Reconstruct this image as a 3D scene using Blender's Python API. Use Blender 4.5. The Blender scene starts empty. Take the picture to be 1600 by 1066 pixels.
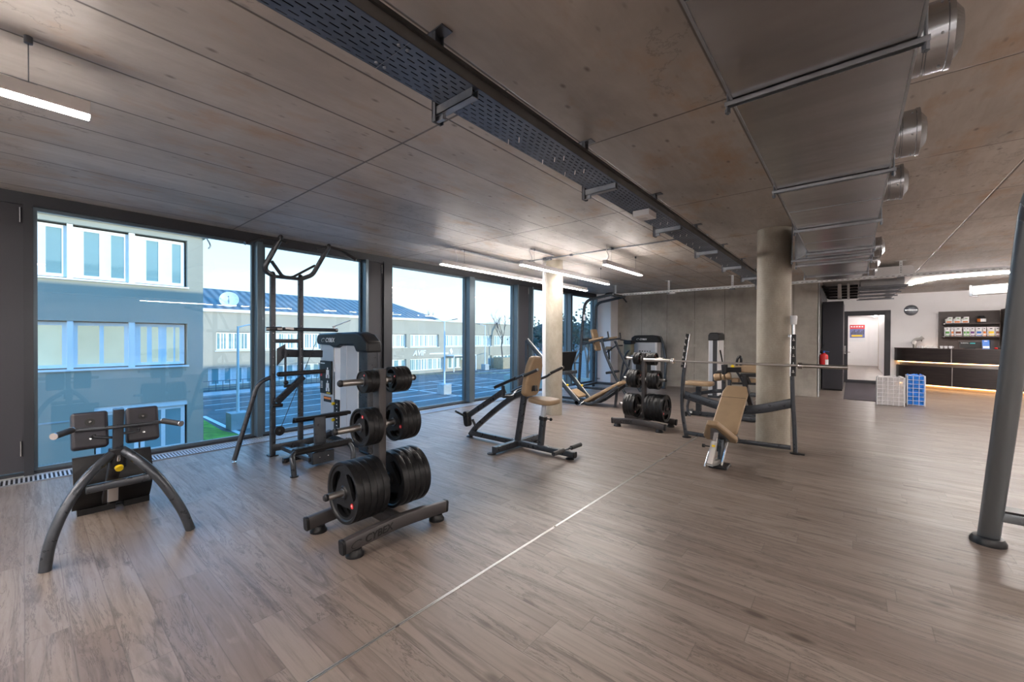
import bpy, bmesh, math, random
from mathutils import Vector as V, Matrix
random.seed(7)
S = bpy.context.scene
COL = S.collection
PI = math.pi
# ------------------------------------------------------------------ camera
CF = 636.5
CYAW, CPITCH, CROLL = math.radians(39.82), math.radians(-.39), math.radians(.235)
CAM = V((0, 0, 1.5))
F_ = V((-math.sin(CYAW) * math.cos(CPITCH), math.cos(CYAW) * math.cos(CPITCH), math.sin(CPITCH)))
R_ = V((math.cos(CYAW), math.sin(CYAW), 0)); U_ = R_.cross(F_)
R_ = R_ * math.cos(CROLL) + U_ * math.sin(CROLL); U_ = R_.cross(F_)
cd = bpy.data.cameras.new('camera'); cam = bpy.data.objects.new('camera', cd); COL.objects.link(cam)
cd.sensor_fit = 'HORIZONTAL'; cd.sensor_width = 36; cd.lens = CF * 36 / 1600
cd.clip_start = .05; cd.clip_end = 500
cam.matrix_world = Matrix.Translation(CAM) @ Matrix((R_, U_, -F_)).transposed().to_4x4()
S.camera = cam
def P(u, v, **k):            # point of the real scene seen at pixel (u, v) on a measured plane x=, y= or z=
    d = F_ * CF + R_ * (u - 800) - U_ * (v - 533)
    a, c = next(iter(k.items())); i = 'xyz'.index(a)
    return CAM + d * ((c - CAM[i]) / d[i])
# ------------------------------------------------------------------ light
S.view_settings.view_transform = 'Standard'; S.view_settings.look = 'None'
S.view_settings.exposure = 1.0; S.view_settings.gamma = 1; S.view_settings.use_curve_mapping = False
S.cycles.max_bounces = 10; S.cycles.diffuse_bounces = 5; S.cycles.glossy_bounces = 5
S.cycles.transparent_max_bounces = 16; S.cycles.sample_clamp_indirect = 6
S.cycles.caustics_reflective = False; S.cycles.caustics_refractive = False
SKY = 1.15; SUN = 2.0; LAMP = 58.0
w = bpy.data.worlds.new('sky'); S.world = w; w.use_nodes = True
nt = w.node_tree; nt.nodes.clear()
tc = nt.nodes.new('ShaderNodeTexCoord'); sp = nt.nodes.new('ShaderNodeSeparateXYZ'); nt.links.new(tc.outputs['Generated'], sp.inputs[0])
cr = nt.nodes.new('ShaderNodeValToRGB'); nt.links.new(sp.outputs[2], cr.inputs[0])
e = cr.color_ramp.elements; e[0].position = 0; e[0].color = (.70, .78, .84, 1); e[1].position = 1; e[1].color = (.08, .46, 1.15, 1)
for p_, c_ in ((.06, (.66, .74, .80, 1)), (.20, (.52, .68, .82, 1)), (.27, (.32, .66, 1.0, 1)), (.42, (.13, .60, 1.30, 1))):
    q_ = e.new(p_); q_.color = c_
mp = nt.nodes.new('ShaderNodeMapping'); mp.inputs['Scale'].default_value = (1.2, 1.2, 7); nt.links.new(tc.outputs['Generated'], mp.inputs[0])
nz = nt.nodes.new('ShaderNodeTexNoise'); nz.inputs['Scale'].default_value = 1.6; nz.inputs['Detail'].default_value = 6; nt.links.new(mp.outputs[0], nz.inputs[0])
c2 = nt.nodes.new('ShaderNodeValToRGB'); nt.links.new(nz.outputs[0], c2.inputs[0])
c2.color_ramp.elements[0].position = .5; c2.color_ramp.elements[1].position = .8; c2.color_ramp.elements[1].color = (.5, .5, .5, 1)
mx = nt.nodes.new('ShaderNodeMix'); mx.data_type = 'RGBA'; nt.links.new(c2.outputs[0], mx.inputs[0]); nt.links.new(cr.outputs[0], mx.inputs[6]); mx.inputs[7].default_value = (1, 1, 1, 1)
bg = nt.nodes.new('ShaderNodeBackground'); bg.inputs[1].default_value = SKY; nt.links.new(mx.outputs[2], bg.inputs[0])
wo = nt.nodes.new('ShaderNodeOutputWorld'); nt.links.new(bg.outputs[0], wo.inputs[0])
sl = bpy.data.lights.new('sun', 'SUN'); sl.energy = SUN; sl.angle = math.radians(.6); sl.color = (1, .86, .66)
so = bpy.data.objects.new('sun', sl); COL.objects.link(so)
az, el = math.radians(25), math.radians(9.4)
sd = V((math.cos(az) * math.cos(el), math.sin(az) * math.cos(el), math.sin(el)))
so.location = sd * 60; so.rotation_euler = sd.to_track_quat('Z', 'Y').to_euler()

# ------------------------------------------------------------------ mesh helpers
class G:
    def __init__(s): s.v = []; s.f = []; s.m = []; s.k = 0
    def add(s, vs, fs):
        n = len(s.v); s.v += [tuple(p) for p in vs]; s.f += [tuple(i + n for i in f) for f in fs]; s.m += [s.k] * len(fs); return s
    def box(s, x0, x1, y0, y1, z0, z1):
        return s.add([(x, y, z) for z in (z0, z1) for y in (y0, y1) for x in (x0, x1)],
                     [(0, 2, 3, 1), (4, 5, 7, 6), (0, 1, 5, 4), (2, 6, 7, 3), (0, 4, 6, 2), (1, 3, 7, 5)])
    def sweep(s, pts, prof, up=(0, 0, 1), cap=True, scale=None):
        pts = [V(p) for p in pts]; n = len(pts); m = len(prof); vs = []
        t0 = (pts[1] - pts[0]).normalized(); up = V(up)
        if abs(t0.dot(up.normalized())) > .98: up = V((1, 0, 0)) if abs(t0.x) < .9 else V((0, 1, 0))
        b = t0.cross(up).normalized(); a = b.cross(t0).normalized(); pt = t0
        for i, p in enumerate(pts):
            t = (pts[min(i + 1, n - 1)] - pts[max(i - 1, 0)]).normalized()
            q = pt.rotation_difference(t); a = q @ a; b = q @ b; pt = t
            k = 1
            if 0 < i < n - 1:
                c = (pts[i] - pts[i - 1]).normalized().dot(t); k = 1 / max(c, .6)
            sc = scale[i] if scale else 1
            for (x, y) in prof: vs.append(p + b * (x * sc) + a * (y * sc))
        fs = [(i * m + j, i * m + (j + 1) % m, (i + 1) * m + (j + 1) % m, (i + 1) * m + j) for i in range(n - 1) for j in range(m)]
        if cap: fs += [tuple(range(m))[::-1], tuple((n - 1) * m + j for j in range(m))]
        return s.add(vs, fs)
    def bar(s, p, q, w, h, up=(0, 0, 1), c=.006):
        return s.sweep([p, q], rect(w, h, c), up)
    def beam(s, pts, w, h, up=(0, 0, 1), c=.008): return s.sweep(pts, rect(w, h, c), up)
    def tube(s, pts, r, n=12, b=0): return s.sweep(bend(pts, b) if b else pts, circ(r, n))
    def cyl(s, p, q, r, n=16, r2=None):
        return s.sweep([p, q], circ(r, n), scale=[1, (r2 / r) if r2 is not None else 1])
    def lathe(s, o, ax, prof, n=24):
        o = V(o); ax = V(ax).normalized(); a = ax.orthogonal().normalized(); b = ax.cross(a); vs = []; m = len(prof)
        for i in range(n):
            t = 2 * PI * i / n; d = a * math.cos(t) + b * math.sin(t)
            for (r, h) in prof: vs.append(o + d * r + ax * h)
        return s.add(vs, [(i * m + j, i * m + j + 1, ((i + 1) % n) * m + j + 1, ((i + 1) % n) * m + j) for i in range(n) for j in range(m - 1)])
    def prism(s, pts, o, ax, ay, d):
        o = V(o); ax = V(ax); ay = V(ay); d = V(d); m = len(pts)
        vs = [o + ax * x + ay * y for x, y in pts]; vs += [p + d for p in vs]
        return s.add(vs, [tuple(range(m))[::-1], tuple(range(m, 2 * m))] + [(j, (j + 1) % m, m + (j + 1) % m, m + j) for j in range(m)])
    def poly(s, pts, d=(0, 0, -.02)):
        m = len(pts); d = V(d); vs = [V(p) for p in pts]; vs += [p + d for p in vs]
        return s.add(vs, [tuple(range(m))[::-1], tuple(range(m, 2 * m))] + [(j, (j + 1) % m, m + (j + 1) % m, m + j) for j in range(m)])
    def ball(s, o, r, n=12, sq=(1, 1, 1)):
        o = V(o); vs = []
        for i in range(n // 2 + 1):
            a = PI * i / (n // 2)
            for j in range(n):
                b = 2 * PI * j / n; vs.append(o + V((math.sin(a) * math.cos(b) * r * sq[0], math.sin(a) * math.sin(b) * r * sq[1], math.cos(a) * r * sq[2])))
        return s.add(vs, [(i * n + j, (i + 1) * n + j, (i + 1) * n + (j + 1) % n, i * n + (j + 1) % n) for i in range(n // 2) for j in range(n)])
def rect(w, h, c=.006):
    a, b = w / 2, h / 2; c = min(c, a * .6, b * .6)
    if c <= 0: return [(-a, -b), (a, -b), (a, b), (-a, b)]
    d = c * .3
    return [(-a + c, -b), (a - c, -b), (a - d, -b + d), (a, -b + c), (a, b - c), (a - d, b - d), (a - c, b), (-a + c, b), (-a + d, b - d), (-a, b - c), (-a, -b + c), (-a + d, -b + d)]
def circ(r, n=12, ry=None): return [(r * math.cos(2 * PI * i / n), (ry or r) * math.sin(2 * PI * i / n)) for i in range(n)]
def bend(pts, r, k=5):
    pts = [V(p) for p in pts]; out = [pts[0]]
    for i in range(1, len(pts) - 1):
        p, a, b = pts[i], pts[i - 1], pts[i + 1]
        d = min(r, (a - p).length * .49, (b - p).length * .49)
        s0 = p + (a - p).normalized() * d; s1 = p + (b - p).normalized() * d
        for j in range(k + 1):
            t = j / k; out.append(s0 * (1 - t) ** 2 + p * 2 * t * (1 - t) + s1 * t * t)
    return out + [pts[-1]]
def smooth(pts, k=6):
    pts = [V(p) for p in pts]; q = [pts[0] * 2 - pts[1]] + pts + [pts[-1] * 2 - pts[-2]]; out = []
    for i in range(1, len(q) - 2):
        for j in range(k):
            t = j / k; a, b, c, d = q[i - 1:i + 3]
            out.append(.5 * ((2 * b) + (c - a) * t + (2 * a - 5 * b + 4 * c - d) * t * t + (3 * b - a - 3 * c + d) * t ** 3))
    return out + [pts[-1]]
def rrect(w, h, r, n=5):
    out = []
    for cx, cy, a0 in ((w / 2 - r, h / 2 - r, 0), (-w / 2 + r, h / 2 - r, 90), (-w / 2 + r, -h / 2 + r, 180), (w / 2 - r, -h / 2 + r, 270)):
        for i in range(n + 1):
            a = math.radians(a0 + 90 * i / n); out.append((cx + r * math.cos(a), cy + r * math.sin(a)))
    return out
def root_loc(o):
    l = V((0, 0, 0))
    while o is not None: l += o.location; o = o.parent
    return l
SPLIT = {'threaded_rod', 'pull_up_frame', 'splice_bolt', 'cable_tie', 'post', 'bolts', 'base_bolt', 'bar_end', 'handle_joint', 'shelf_pin', 'hinge', 'rivet', 'upright_bolt', 'picture',
         'base_rail', 'grip_end', 'chrome_strut', 'panel_joint', 'clamp', 'bolt', 'lever_pivot', 'frame_brace', 'slot', 'yellow_figures', 'tread_studs', 'small_print', 'ground_rail', 'panel_marks', 'badge_mark', 'side_rail', 'white_figures', 'floor_tube', 'number_marks'}
def islands(g):
    par = list(range(len(g.v)))
    def fd(a):
        while par[a] != a: par[a] = par[par[a]]; a = par[a]
        return a
    for f in g.f:
        r = fd(f[0])
        for i in f[1:]: par[fd(i)] = r
    out = {}
    for f, m in zip(g.f, g.m): out.setdefault(fd(f[0]), []).append((f, m))
    res = []
    for fs in out.values():
        q = G(); mp_ = {}
        for f, m in fs:
            for i in f:
                if i not in mp_: mp_[i] = len(q.v); q.v.append(g.v[i])
            q.f.append(tuple(mp_[i] for i in f)); q.m.append(m)
        res.append(q)
    return res
def obj(name, g, mats, parent=None, bev=0, seg=2, smoothing=True, split=False):
    if (split or name in SPLIT) and parent is not None:
        parts = islands(g)
        if 1 < len(parts) <= 99:
            os_ = [obj1(name, q, mats, parent, bev, seg, smoothing) for q in parts]; return os_[0]
    return obj1(name, g, mats, parent, bev, seg, smoothing)
def obj1(name, g, mats, parent=None, bev=0, seg=2, smoothing=True):
    me = bpy.data.meshes.new(name)
    off = root_loc(parent)
    me.from_pydata([tuple(V(p) - off) for p in g.v], [], g.f)
    bm = bmesh.new(); bm.from_mesh(me); bmesh.ops.recalc_face_normals(bm, faces=bm.faces); bm.to_mesh(me); bm.free()
    mats = mats if isinstance(mats, (list, tuple)) else [mats]
    for m in mats: me.materials.append(m)
    if len(mats) > 1: me.polygons.foreach_set('material_index', g.m)
    if smoothing:
        me.polygons.foreach_set('use_smooth', [True] * len(me.polygons)); me.set_sharp_from_angle(angle=math.radians(38))
    me.update()
    o = bpy.data.objects.new(name, me); COL.objects.link(o); o.parent = parent
    if bev:
        b = o.modifiers.new('bevel', 'BEVEL'); b.width = bev; b.segments = seg; b.limit_method = 'ANGLE'; b.angle_limit = math.radians(35); b.harden_normals = False
    return o
def tag(o, label, cat, group=None, kind=None):
    if label: o['label'] = label
    if cat: o['category'] = cat
    if group: o['group'] = group
    if kind: o['kind'] = kind
    return o
def thing(name, label, cat, loc=(0, 0, 0), group=None):
    o = bpy.data.objects.new(name, None); COL.objects.link(o); o.location = loc; o.empty_display_size = .2
    return tag(o, label, cat, group)
def struct(name, g, mats, parent=None, label=None, **k):
    o = obj(name, g, mats, parent, **k)
    if parent is None: o['kind'] = 'structure'
    if label: o['label'] = label
    return o
def sthing(name, loc=(0, 0, 0)):
    o = bpy.data.objects.new(name, None); COL.objects.link(o); o.location = loc; o['kind'] = 'structure'; return o
def dup(root, label=None):
    kids = {}
    def cp(o, par):
        c = o.copy(); COL.objects.link(c); c.parent = par
        for ch in o.children: cp(ch, c)
        return c
    c = cp(root, None)
    if label: c['label'] = label
    return c
def text(s, size, mat, parent, o, ax, ay, ext=.0015, name='lettering', shear=0, align='LEFT', bold=0):
    cu = bpy.data.curves.new(name, 'FONT'); cu.body = s; cu.size = size; cu.extrude = ext; cu.shear = shear; cu.align_x = align; cu.offset = bold; cu.resolution_u = 3
    t = bpy.data.objects.new(name, cu)
    me = bpy.data.meshes.new_from_object(t); bpy.data.objects.remove(t)
    ax = V(ax).normalized(); ay = V(ay); ay = (ay - ax * ay.dot(ax)).normalized(); az_ = ax.cross(ay)
    off = root_loc(parent) if parent else V((0, 0, 0))
    me.transform(Matrix.Translation(V(o) - off) @ Matrix((ax, ay, az_)).transposed().to_4x4())
    me.materials.clear(); me.materials.append(mat)
    ob = bpy.data.objects.new(name, me); COL.objects.link(ob); ob.parent = parent
    return ob
def emblem(g, o, ax, ay, r, d=.0015):
    ax = V(ax).normalized(); ay = V(ay).normalized(); n = ax.cross(ay).normalized() * d; o = V(o); N = 24; vs = []
    for i in range(N):
        t = 2 * PI * i / N + .6
        for rr in (r * (1 - .28 * (1 - i / N)), r):
            x, y = rr * 1.35 * math.cos(t), rr * .8 * math.sin(t); vs.append(o + ax * (x + y * .5) + ay * y + n)
    g.add(vs, [(2 * i, 2 * i + 1, 2 * i + 3, 2 * i + 2) for i in range(N - 1)])

# ------------------------------------------------------------------ materials
class X:      # tiny expression builder over shader math nodes
    def __init__(s, nt, o): s.nt = nt; s.o = o
    def op(s, k, b=None, c=None):
        n = s.nt.nodes.new('ShaderNodeMath'); n.operation = k; s.nt.links.new(s.o, n.inputs[0])
        for i, z in ((1, b), (2, c)):
            if z is None: continue
            if isinstance(z, X): s.nt.links.new(z.o, n.inputs[i])
            else: n.inputs[i].default_value = z
        return X(s.nt, n.outputs[0])
    def __add__(s, b): return s.op('ADD', b)
    def __sub__(s, b): return s.op('SUBTRACT', b)
    def __mul__(s, b): return s.op('MULTIPLY', b)
    def __truediv__(s, b): return s.op('DIVIDE', b)
    def lt(s, b): return s.op('LESS_THAN', b)
    def gt(s, b): return s.op('GREATER_THAN', b)
    def fr(s): return s.op('FRACT')
    def fl(s): return s.op('FLOOR')
    def inv(s): return (s * -1.0) + 1.0
    def rng(s, a, b, c, d):
        n = s.nt.nodes.new('ShaderNodeMapRange'); n.clamp = True; s.nt.links.new(s.o, n.inputs[0])
        for i, z in enumerate((a, b, c, d)): n.inputs[i + 1].default_value = z
        return X(s.nt, n.outputs[0])
class MB:
    def __init__(s, name, rough=.5, metal=0, spec=.5):
        s.m = bpy.data.materials.new(name); s.m.use_nodes = True; s.nt = s.m.node_tree
        s.b = s.nt.nodes['Principled BSDF']; s.b.inputs['Roughness'].default_value = rough; s.b.inputs['Metallic'].default_value = metal
        s.b.inputs['Specular IOR Level'].default_value = spec
    def pos(s, obj=False):
        if obj: n = s.nt.nodes.new('ShaderNodeTexCoord'); o = n.outputs['Object']
        else: n = s.nt.nodes.new('ShaderNodeNewGeometry'); o = n.outputs['Position']
        p = s.nt.nodes.new('ShaderNodeSeparateXYZ'); s.nt.links.new(o, p.inputs[0])
        return [X(s.nt, p.outputs[i]) for i in range(3)]
    def vec(s, *a):
        n = s.nt.nodes.new('ShaderNodeCombineXYZ')
        for i, z in enumerate(a):
            if isinstance(z, X): s.nt.links.new(z.o, n.inputs[i])
            else: n.inputs[i].default_value = z
        return n.outputs[0]
    def noise(s, v, scale=1, detail=4, rough=.5, dist=0):
        n = s.nt.nodes.new('ShaderNodeTexNoise'); s.nt.links.new(v, n.inputs['Vector']); n.inputs['Scale'].default_value = scale
        n.inputs['Detail'].default_value = detail; n.inputs['Roughness'].default_value = rough; n.inputs['Distortion'].default_value = dist
        return X(s.nt, n.outputs[0])
    def white(s, v):
        n = s.nt.nodes.new('ShaderNodeTexWhiteNoise'); s.nt.links.new(v, n.inputs[0]); return X(s.nt, n.outputs[0])
    def voro(s, v, scale=1, rnd=1):
        n = s.nt.nodes.new('ShaderNodeTexVoronoi'); s.nt.links.new(v, n.inputs['Vector']); n.inputs['Scale'].default_value = scale; n.inputs['Randomness'].default_value = rnd
        return X(s.nt, n.outputs['Distance'])
    def mix(s, f, a, b):
        n = s.nt.nodes.new('ShaderNodeMix'); n.data_type = 'RGBA'
        if isinstance(f, X): s.nt.links.new(f.o, n.inputs[0])
        else: n.inputs[0].default_value = f
        for i, z in ((6, a), (7, b)):
            if isinstance(z, tuple): n.inputs[i].default_value = (*z, 1)
            else: s.nt.links.new(z, n.inputs[i])
        return n.outputs[2]
    def color(s, o): 
        if isinstance(o, tuple): s.b.inputs['Base Color'].default_value = (*o, 1)
        else: s.nt.links.new(o, s.b.inputs['Base Color'])
        return s
    def rough(s, x): s.nt.links.new(x.o, s.b.inputs['Roughness']); return s
    def bump(s, x, k=.3, d=.01):
        n = s.nt.nodes.new('ShaderNodeBump'); n.inputs['Strength'].default_value = k; n.inputs['Distance'].default_value = d
        s.nt.links.new(x.o, n.inputs['Height']); s.nt.links.new(n.outputs[0], s.b.inputs['Normal']); return s
def simple(name, c, rough=.5, metal=0, vary=.12, scale=6, spec=.5, bump=0):
    m = MB(name, rough, metal, spec); x, y, z = m.pos(True)
    n = m.noise(m.vec(x, y, z), scale, 5)
    lo = tuple(k * (1 - vary) for k in c); hi = tuple(min(1, k * (1 + vary)) for k in c)
    m.color(m.mix(n.rng(.3, .7, 0, 1), lo, hi)); m.rough(n.rng(.3, .7, max(.02, rough - .04), min(1, rough + .05)))
    if bump: m.bump(m.noise(m.vec(x, y, z), 250, 2), bump, .001)
    return m.m
def emit(name, c, k):
    m = MB(name, .5); m.color((.8, .8, .8)); m.b.inputs['Emission Color'].default_value = (*c, 1); m.b.inputs['Emission Strength'].default_value = k; return m.m
M = {}
M['steel'] = simple('gunmetal_paint', (.050, .056, .066), .30, .5, .1, 20)
M['racksteel'] = simple('charcoal_rack_paint', (.060, .055, .056), .36, .3, .05, 4)
M['black'] = simple('black_plastic', (.010, .010, .012), .36, 0, .2, 20, spec=.35)
M['rubber'] = simple('black_rubber', (.009, .009, .010), .40, 0, .25, 30, bump=.1, spec=.28)
M['grip'] = simple('grip_foam', (.02, .02, .022), .6, 0, .2, 60)
M['chrome'] = simple('chrome', (.72, .72, .73), .20, 1, .02, 3)
M['brushed'] = simple('brushed_steel', (.46, .44, .42), .36, 1, .03, 3)
M['silver'] = simple('silver_panel', (.52, .55, .60), .38, .35, .05, 4)
M['tan'] = simple('tan_vinyl', (.29, .200, .118), .45, 0, .08, 8, bump=.15)
M['navy'] = simple('dark_vinyl', (.012, .011, .018), .42, 0, .1, 10, bump=.15)
M['red'] = simple('red_paint', (.6, .012, .015), .35, 0, .05)
M['yellow'] = simple('yellow_plastic', (.8, .55, .01), .4, 0, .05)
M['white'] = simple('white_paint', (.80, .80, .82), .45, 0, .03)
M['offwhite'] = simple('white_wall', (.86, .84, .85), .7, 0, .03, 1.5)
M['anth'] = simple('anthracite_frame', (.026, .028, .034), .45, .2, .08, 5)
M['anth2'] = simple('anthracite_panel', (.034, .034, .042), .6, 0, .08, 60)
M['mull'] = simple('mullion_metal', (.11, .15, .18), .35, .5, .06, 5)
M['zinc'] = simple('zinc_steel', (.36, .38, .41), .32, .9, .15, 12)
M['zincdark'] = simple('dark_zinc', (.17, .18, .20), .4, .8, .2, 12)
M['darkbar'] = simple('dark_cable_trunk', (.05, .05, .05), .5, .2, .1)
M['ink'] = simple('black_lettering', (.004, .004, .004), .5, 0, .1)
M['wink'] = simple('white_lettering', (.85, .85, .85), .5, 0, .02)
M['hole'] = simple('dark_hole', (.01, .01, .012), .8)
M['lamp'] = emit('led_tube', (1, .93, .88), LAMP)
M['lampbody'] = simple('lamp_housing', (.75, .74, .75), .4, 0, .02)
def m_duct():
    m = MB('galvanised_duct', .25, .9); x, y, z = m.pos()
    n = m.noise(m.vec(x * .5, y * 3.2, z * 2), 1, 3); f = m.noise(m.vec(x * 12, y * 40, z * 9), 1, 3)
    m.color(m.mix(n.rng(.35, .65, 0, 1), (.30, .305, .32), (.38, .38, .39))); m.rough(f.rng(.3, .7, .20, .27)); m.bump(m.noise(m.vec(x * .15, y * 3.0, 0.), 1, 3), .35, .02); return m.m
M['duct'] = m_duct()
M['spiro'] = simple('spiral_duct', (.44, .46, .49), .22, 1, .06, 10)
def m_ceiling():
    m = MB('shuttered_concrete_ceiling', .5, 0, .5); x, y, z = m.pos()
    def lines(c, per, off, wd):
        t = (c - off) / per; f = t.fr(); d = f.op('MINIMUM', f.inv()) * per; return d.rng(wd * .4, wd, 1, 0), t.fl()
    ax, ai = lines(x, .5425, -2.18, .010); ay, aj = lines(y, 2.71, 1.91, .012)
    bx, bi = lines(x, 1.03, -.61, .012); by, bj = lines(y, 1.95, 2.87, .010)
    cx, ci = lines(x, 1.72, -.61, .012); cy, cj = lines(y, 1.45, 1.95, .009)
    ra = x.lt(-1.64); rc = x.gt(-.61); rb = (ra + rc).inv()
    la = ax.op('MAXIMUM', ay); lb = bx.op('MAXIMUM', by); lc = cx.op('MAXIMUM', cy)
    line = la * ra + lb * rb + lc * rc
    i = ai * ra + bi * rb * 7.3 + ci * rc * 3.7; j = aj * ra + bj * rb + cj * rc
    w1 = m.white(m.vec(i, j, 0))
    g = m.noise(m.vec(x * 9, y * 1.2, w1 * 9), 2.2, 7, .6, .6)
    blot = m.noise(m.vec(x, y, z), 1.3, 5, .55); big = m.noise(m.vec(x, y * .6, z), .35, 3)
    base = m.mix(w1, (.52, .475, .43), (.64, .595, .55))
    base = m.mix(g.rng(.40, .75, .0, .28), base, (.36, .31, .265))
    cl_ = m.noise(m.vec(x * 1.2, y * .7, 4.4), 1.1, 7, .62, .4); base = m.mix(cl_.rng(.42, .66, 0, .7), base, (.33, .295, .26))
    base = m.mix(blot.rng(.45, .75, 0, .5), base, (.60, .55, .50))
    rust = m.noise(m.vec(x * 2.1, y * 1.1, 3.0), 1.5, 5, .6)
    base = m.mix(rust.rng(.54, .72, 0, .6), base, (.46, .27, .12))
    kn = m.voro(m.vec(x * 1.5, y * .8, 1.0), 4.2); base = m.mix(kn.rng(.04, .12, .75, 0), base, (.14, .11, .09))
    kn2 = m.voro(m.vec(x * 1.1, y * .45, 5.0), 9.0); base = m.mix(kn2.rng(.04, .13, .45, 0), base, (.17, .13, .11))
    cr_ = m.noise(m.vec(x * .6, y * .6, 8.), 1.6, 9, .62); 
    cr2 = (cr_ - .5).op('ABSOLUTE').rng(0, .006, .35, 0); base = m.mix(cr2 * big.gt(.5), base, (.08, .065, .055))
    base = m.mix(line * .85, base, (.08, .065, .055))
    m.color(base); m.rough(g.rng(.3, .7, .36, .55)); m.bump((line * -1.0) + g * .08, .5, .01); return m.m
M['ceil'] = m_ceiling()
def m_floor():
    m = MB('oak_vinyl_planks', .36, 0, .5); x, y, z = m.pos()
    W, L = .152, 1.22
    r = (y / W); ri = r.fl(); off = m.white(m.vec(ri, 3.3, 0))
    t = x / L + off; ti = t.fl(); rf = r.fr(); tf = t.fr()
    dl = (rf.op('MINIMUM', rf.inv()) * W).op('MINIMUM', tf.op('MINIMUM', tf.inv()) * L)
    seam = dl.rng(.0008, .0030, 1, 0)
    w1 = m.white(m.vec(ri, ti, 1.)); w2 = m.white(m.vec(ri, ti, 7.))
    sx = x + w2 * 13.0; sy = y + w1 * 7.0
    g = m.noise(m.vec(sx * .9, sy * 16, w1 * 20), 1.6, 8, .62, .9)
    g2 = m.noise(m.vec(sx * 1.6, sy * 7, w2 * 10), 1.3, 5, .55, 1.8)
    fine = m.noise(m.vec(sx * 6, sy * 150, 0.), 1.0, 3, .6)
    base = m.mix(w1, (.165, .128, .107), (.232, .190, .163))
    base = m.mix(g.rng(.45, .70, 0, .50), base, (.105, .077, .062))
    st = m.noise(m.vec(sx * .55, sy * 5.5, w1 * 40), 1.6, 7, .68, 1.5); base = m.mix(st.rng(.54, .64, 0, .75), base, (.075, .055, .045))
    ring = (g2 * 16.0).op('SINE').rng(.2, 1, 0, 1) * g2.rng(.5, .62, 0, 1) * w2.gt(.35)
    base = m.mix(ring * .5, base, (.30, .265, .24))
    base = m.mix(g2.rng(.3, .42, .25, 0), base, (.34, .29, .245))
    crk = m.noise(m.vec(sx * .8, sy * 9, w2 * 30), 1.0, 8, .7, 1.2)
    base = m.mix((crk - .5).op('ABSOLUTE').rng(0, .016, .85, 0) * w2.gt(.25), base, (.055, .04, .034))
    kn = m.voro(m.vec(sx * .75, sy * 1.9, 2.) , 2.1); base = m.mix(kn.rng(.05, .12, .9, 0), base, (.055, .04, .032))
    base = m.mix(fine.rng(.35, .7, 0, .15), base, (.14, .105, .085))
    base = m.mix(seam * .5, base, (.06, .045, .037))
    m.color(base); m.rough(g.rng(.3, .7, .30, .46)); m.bump(seam * -1.0 + fine * .12 + g * .2, .18, .004); return m.m
M['floor'] = m_floor()
def m_wallc():
    m = MB('fair_faced_concrete', .62, 0, .4); x, y, z = m.pos()
    g = m.noise(m.vec(x, y, z), 1.4, 6, .6); h = m.noise(m.vec(x * 9, y * 9, z * 2), .8, 5, .65); k = m.noise(m.vec(x * 2, y * 2, z * 14), 1, 5)
    base = m.mix(g.rng(.35, .68, 0, 1), (.34, .31, .27), (.53, .495, .44))
    base = m.mix(h.rng(.35, .7, 0, .22), base, (.22, .20, .17)); base = m.mix(k.rng(.6, .75, 0, .3), base, (.45, .43, .38))
    v = m.voro(m.vec(x, y, z), 9); base = m.mix(v.rng(.02, .07, .6, 0), base, (.10, .09, .08))
    m.color(base); m.bump(h, .2, .004); return m.m
M['conc'] = m_wallc()
def m_col():
    m = MB('column_concrete', .6, 0, .4); x, y, z = m.pos(True)
    g = m.noise(m.vec(x * 3, y * 3, z * 1.6), 1.5, 7, .65); h = m.noise(m.vec(x * 60, y * 60, z * 60), 1, 3)
    base = m.mix(g.rng(.35, .68, 0, 1), (.30, .265, .21), (.43, .39, .325)); base = m.mix(h.rng(.4, .7, 0, .3), base, (.24, .21, .17))
    wv = (z * 240.0).op('SINE').rng(-1, 1, 0, .12); base = m.mix(wv, base, (.2, .17, .14))
    m.color(base); m.bump(h, .15, .003); return m.m
M['col'] = m_col()
def m_glass(name, c, ior=1.5):
    m = bpy.data.materials.new(name); m.use_nodes = True; nt = m.node_tree; nt.nodes.clear()
    t = nt.nodes.new('ShaderNodeBsdfTransparent'); t.inputs[0].default_value = (*c, 1)
    g = nt.nodes.new('ShaderNodeBsdfGlossy'); g.inputs['Roughness'].default_value = 0; g.inputs[0].default_value = (1, 1, 1, 1)
    lw = nt.nodes.new('ShaderNodeLayerWeight'); lw.inputs[0].default_value = .5
    f = X(nt, lw.outputs['Facing']).op('POWER', 5.0) * .93 + ((ior - 1) / (ior + 1)) ** 2; f.outputs = [f.o]
    s = nt.nodes.new('ShaderNodeMixShader'); o = nt.nodes.new('ShaderNodeOutputMaterial')
    nt.links.new(f.outputs[0], s.inputs[0]); nt.links.new(t.outputs[0], s.inputs[1]); nt.links.new(g.outputs[0], s.inputs[2]); nt.links.new(s.outputs[0], o.inputs[0]); return m
M['glass'] = m_glass('blue_tinted_glass', (.87, .955, .985), 1.55)
M['glassclear'] = m_glass('clear_glass', (.96, .97, .97), 1.35)
M['paneout'] = simple('office_window_glass', (.26, .42, .44), .08, .1, .1, .3, 1.0)
M['litpane'] = simple('lit_office_window', (.55, .52, .38), .1, 0, .25, .5)
M['litpane'].node_tree.nodes['Principled BSDF'].inputs['Emission Color'].default_value = (.9, .85, .55, 1); M['litpane'].node_tree.nodes['Principled BSDF'].inputs['Emission Strength'].default_value = .22
M['plaster'] = simple('beige_render', (.46, .405, .325), .85, 0, .06, .6)
M['plaster2'] = simple('light_render', (.42, .39, .32), .85, 0, .05, .6)
M['upvc'] = simple('white_window_frame', (.88, .88, .88), .4, 0, .02)
M['asphalt'] = simple('asphalt', (.125, .125, .12), .85, 0, .25, .8)
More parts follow.
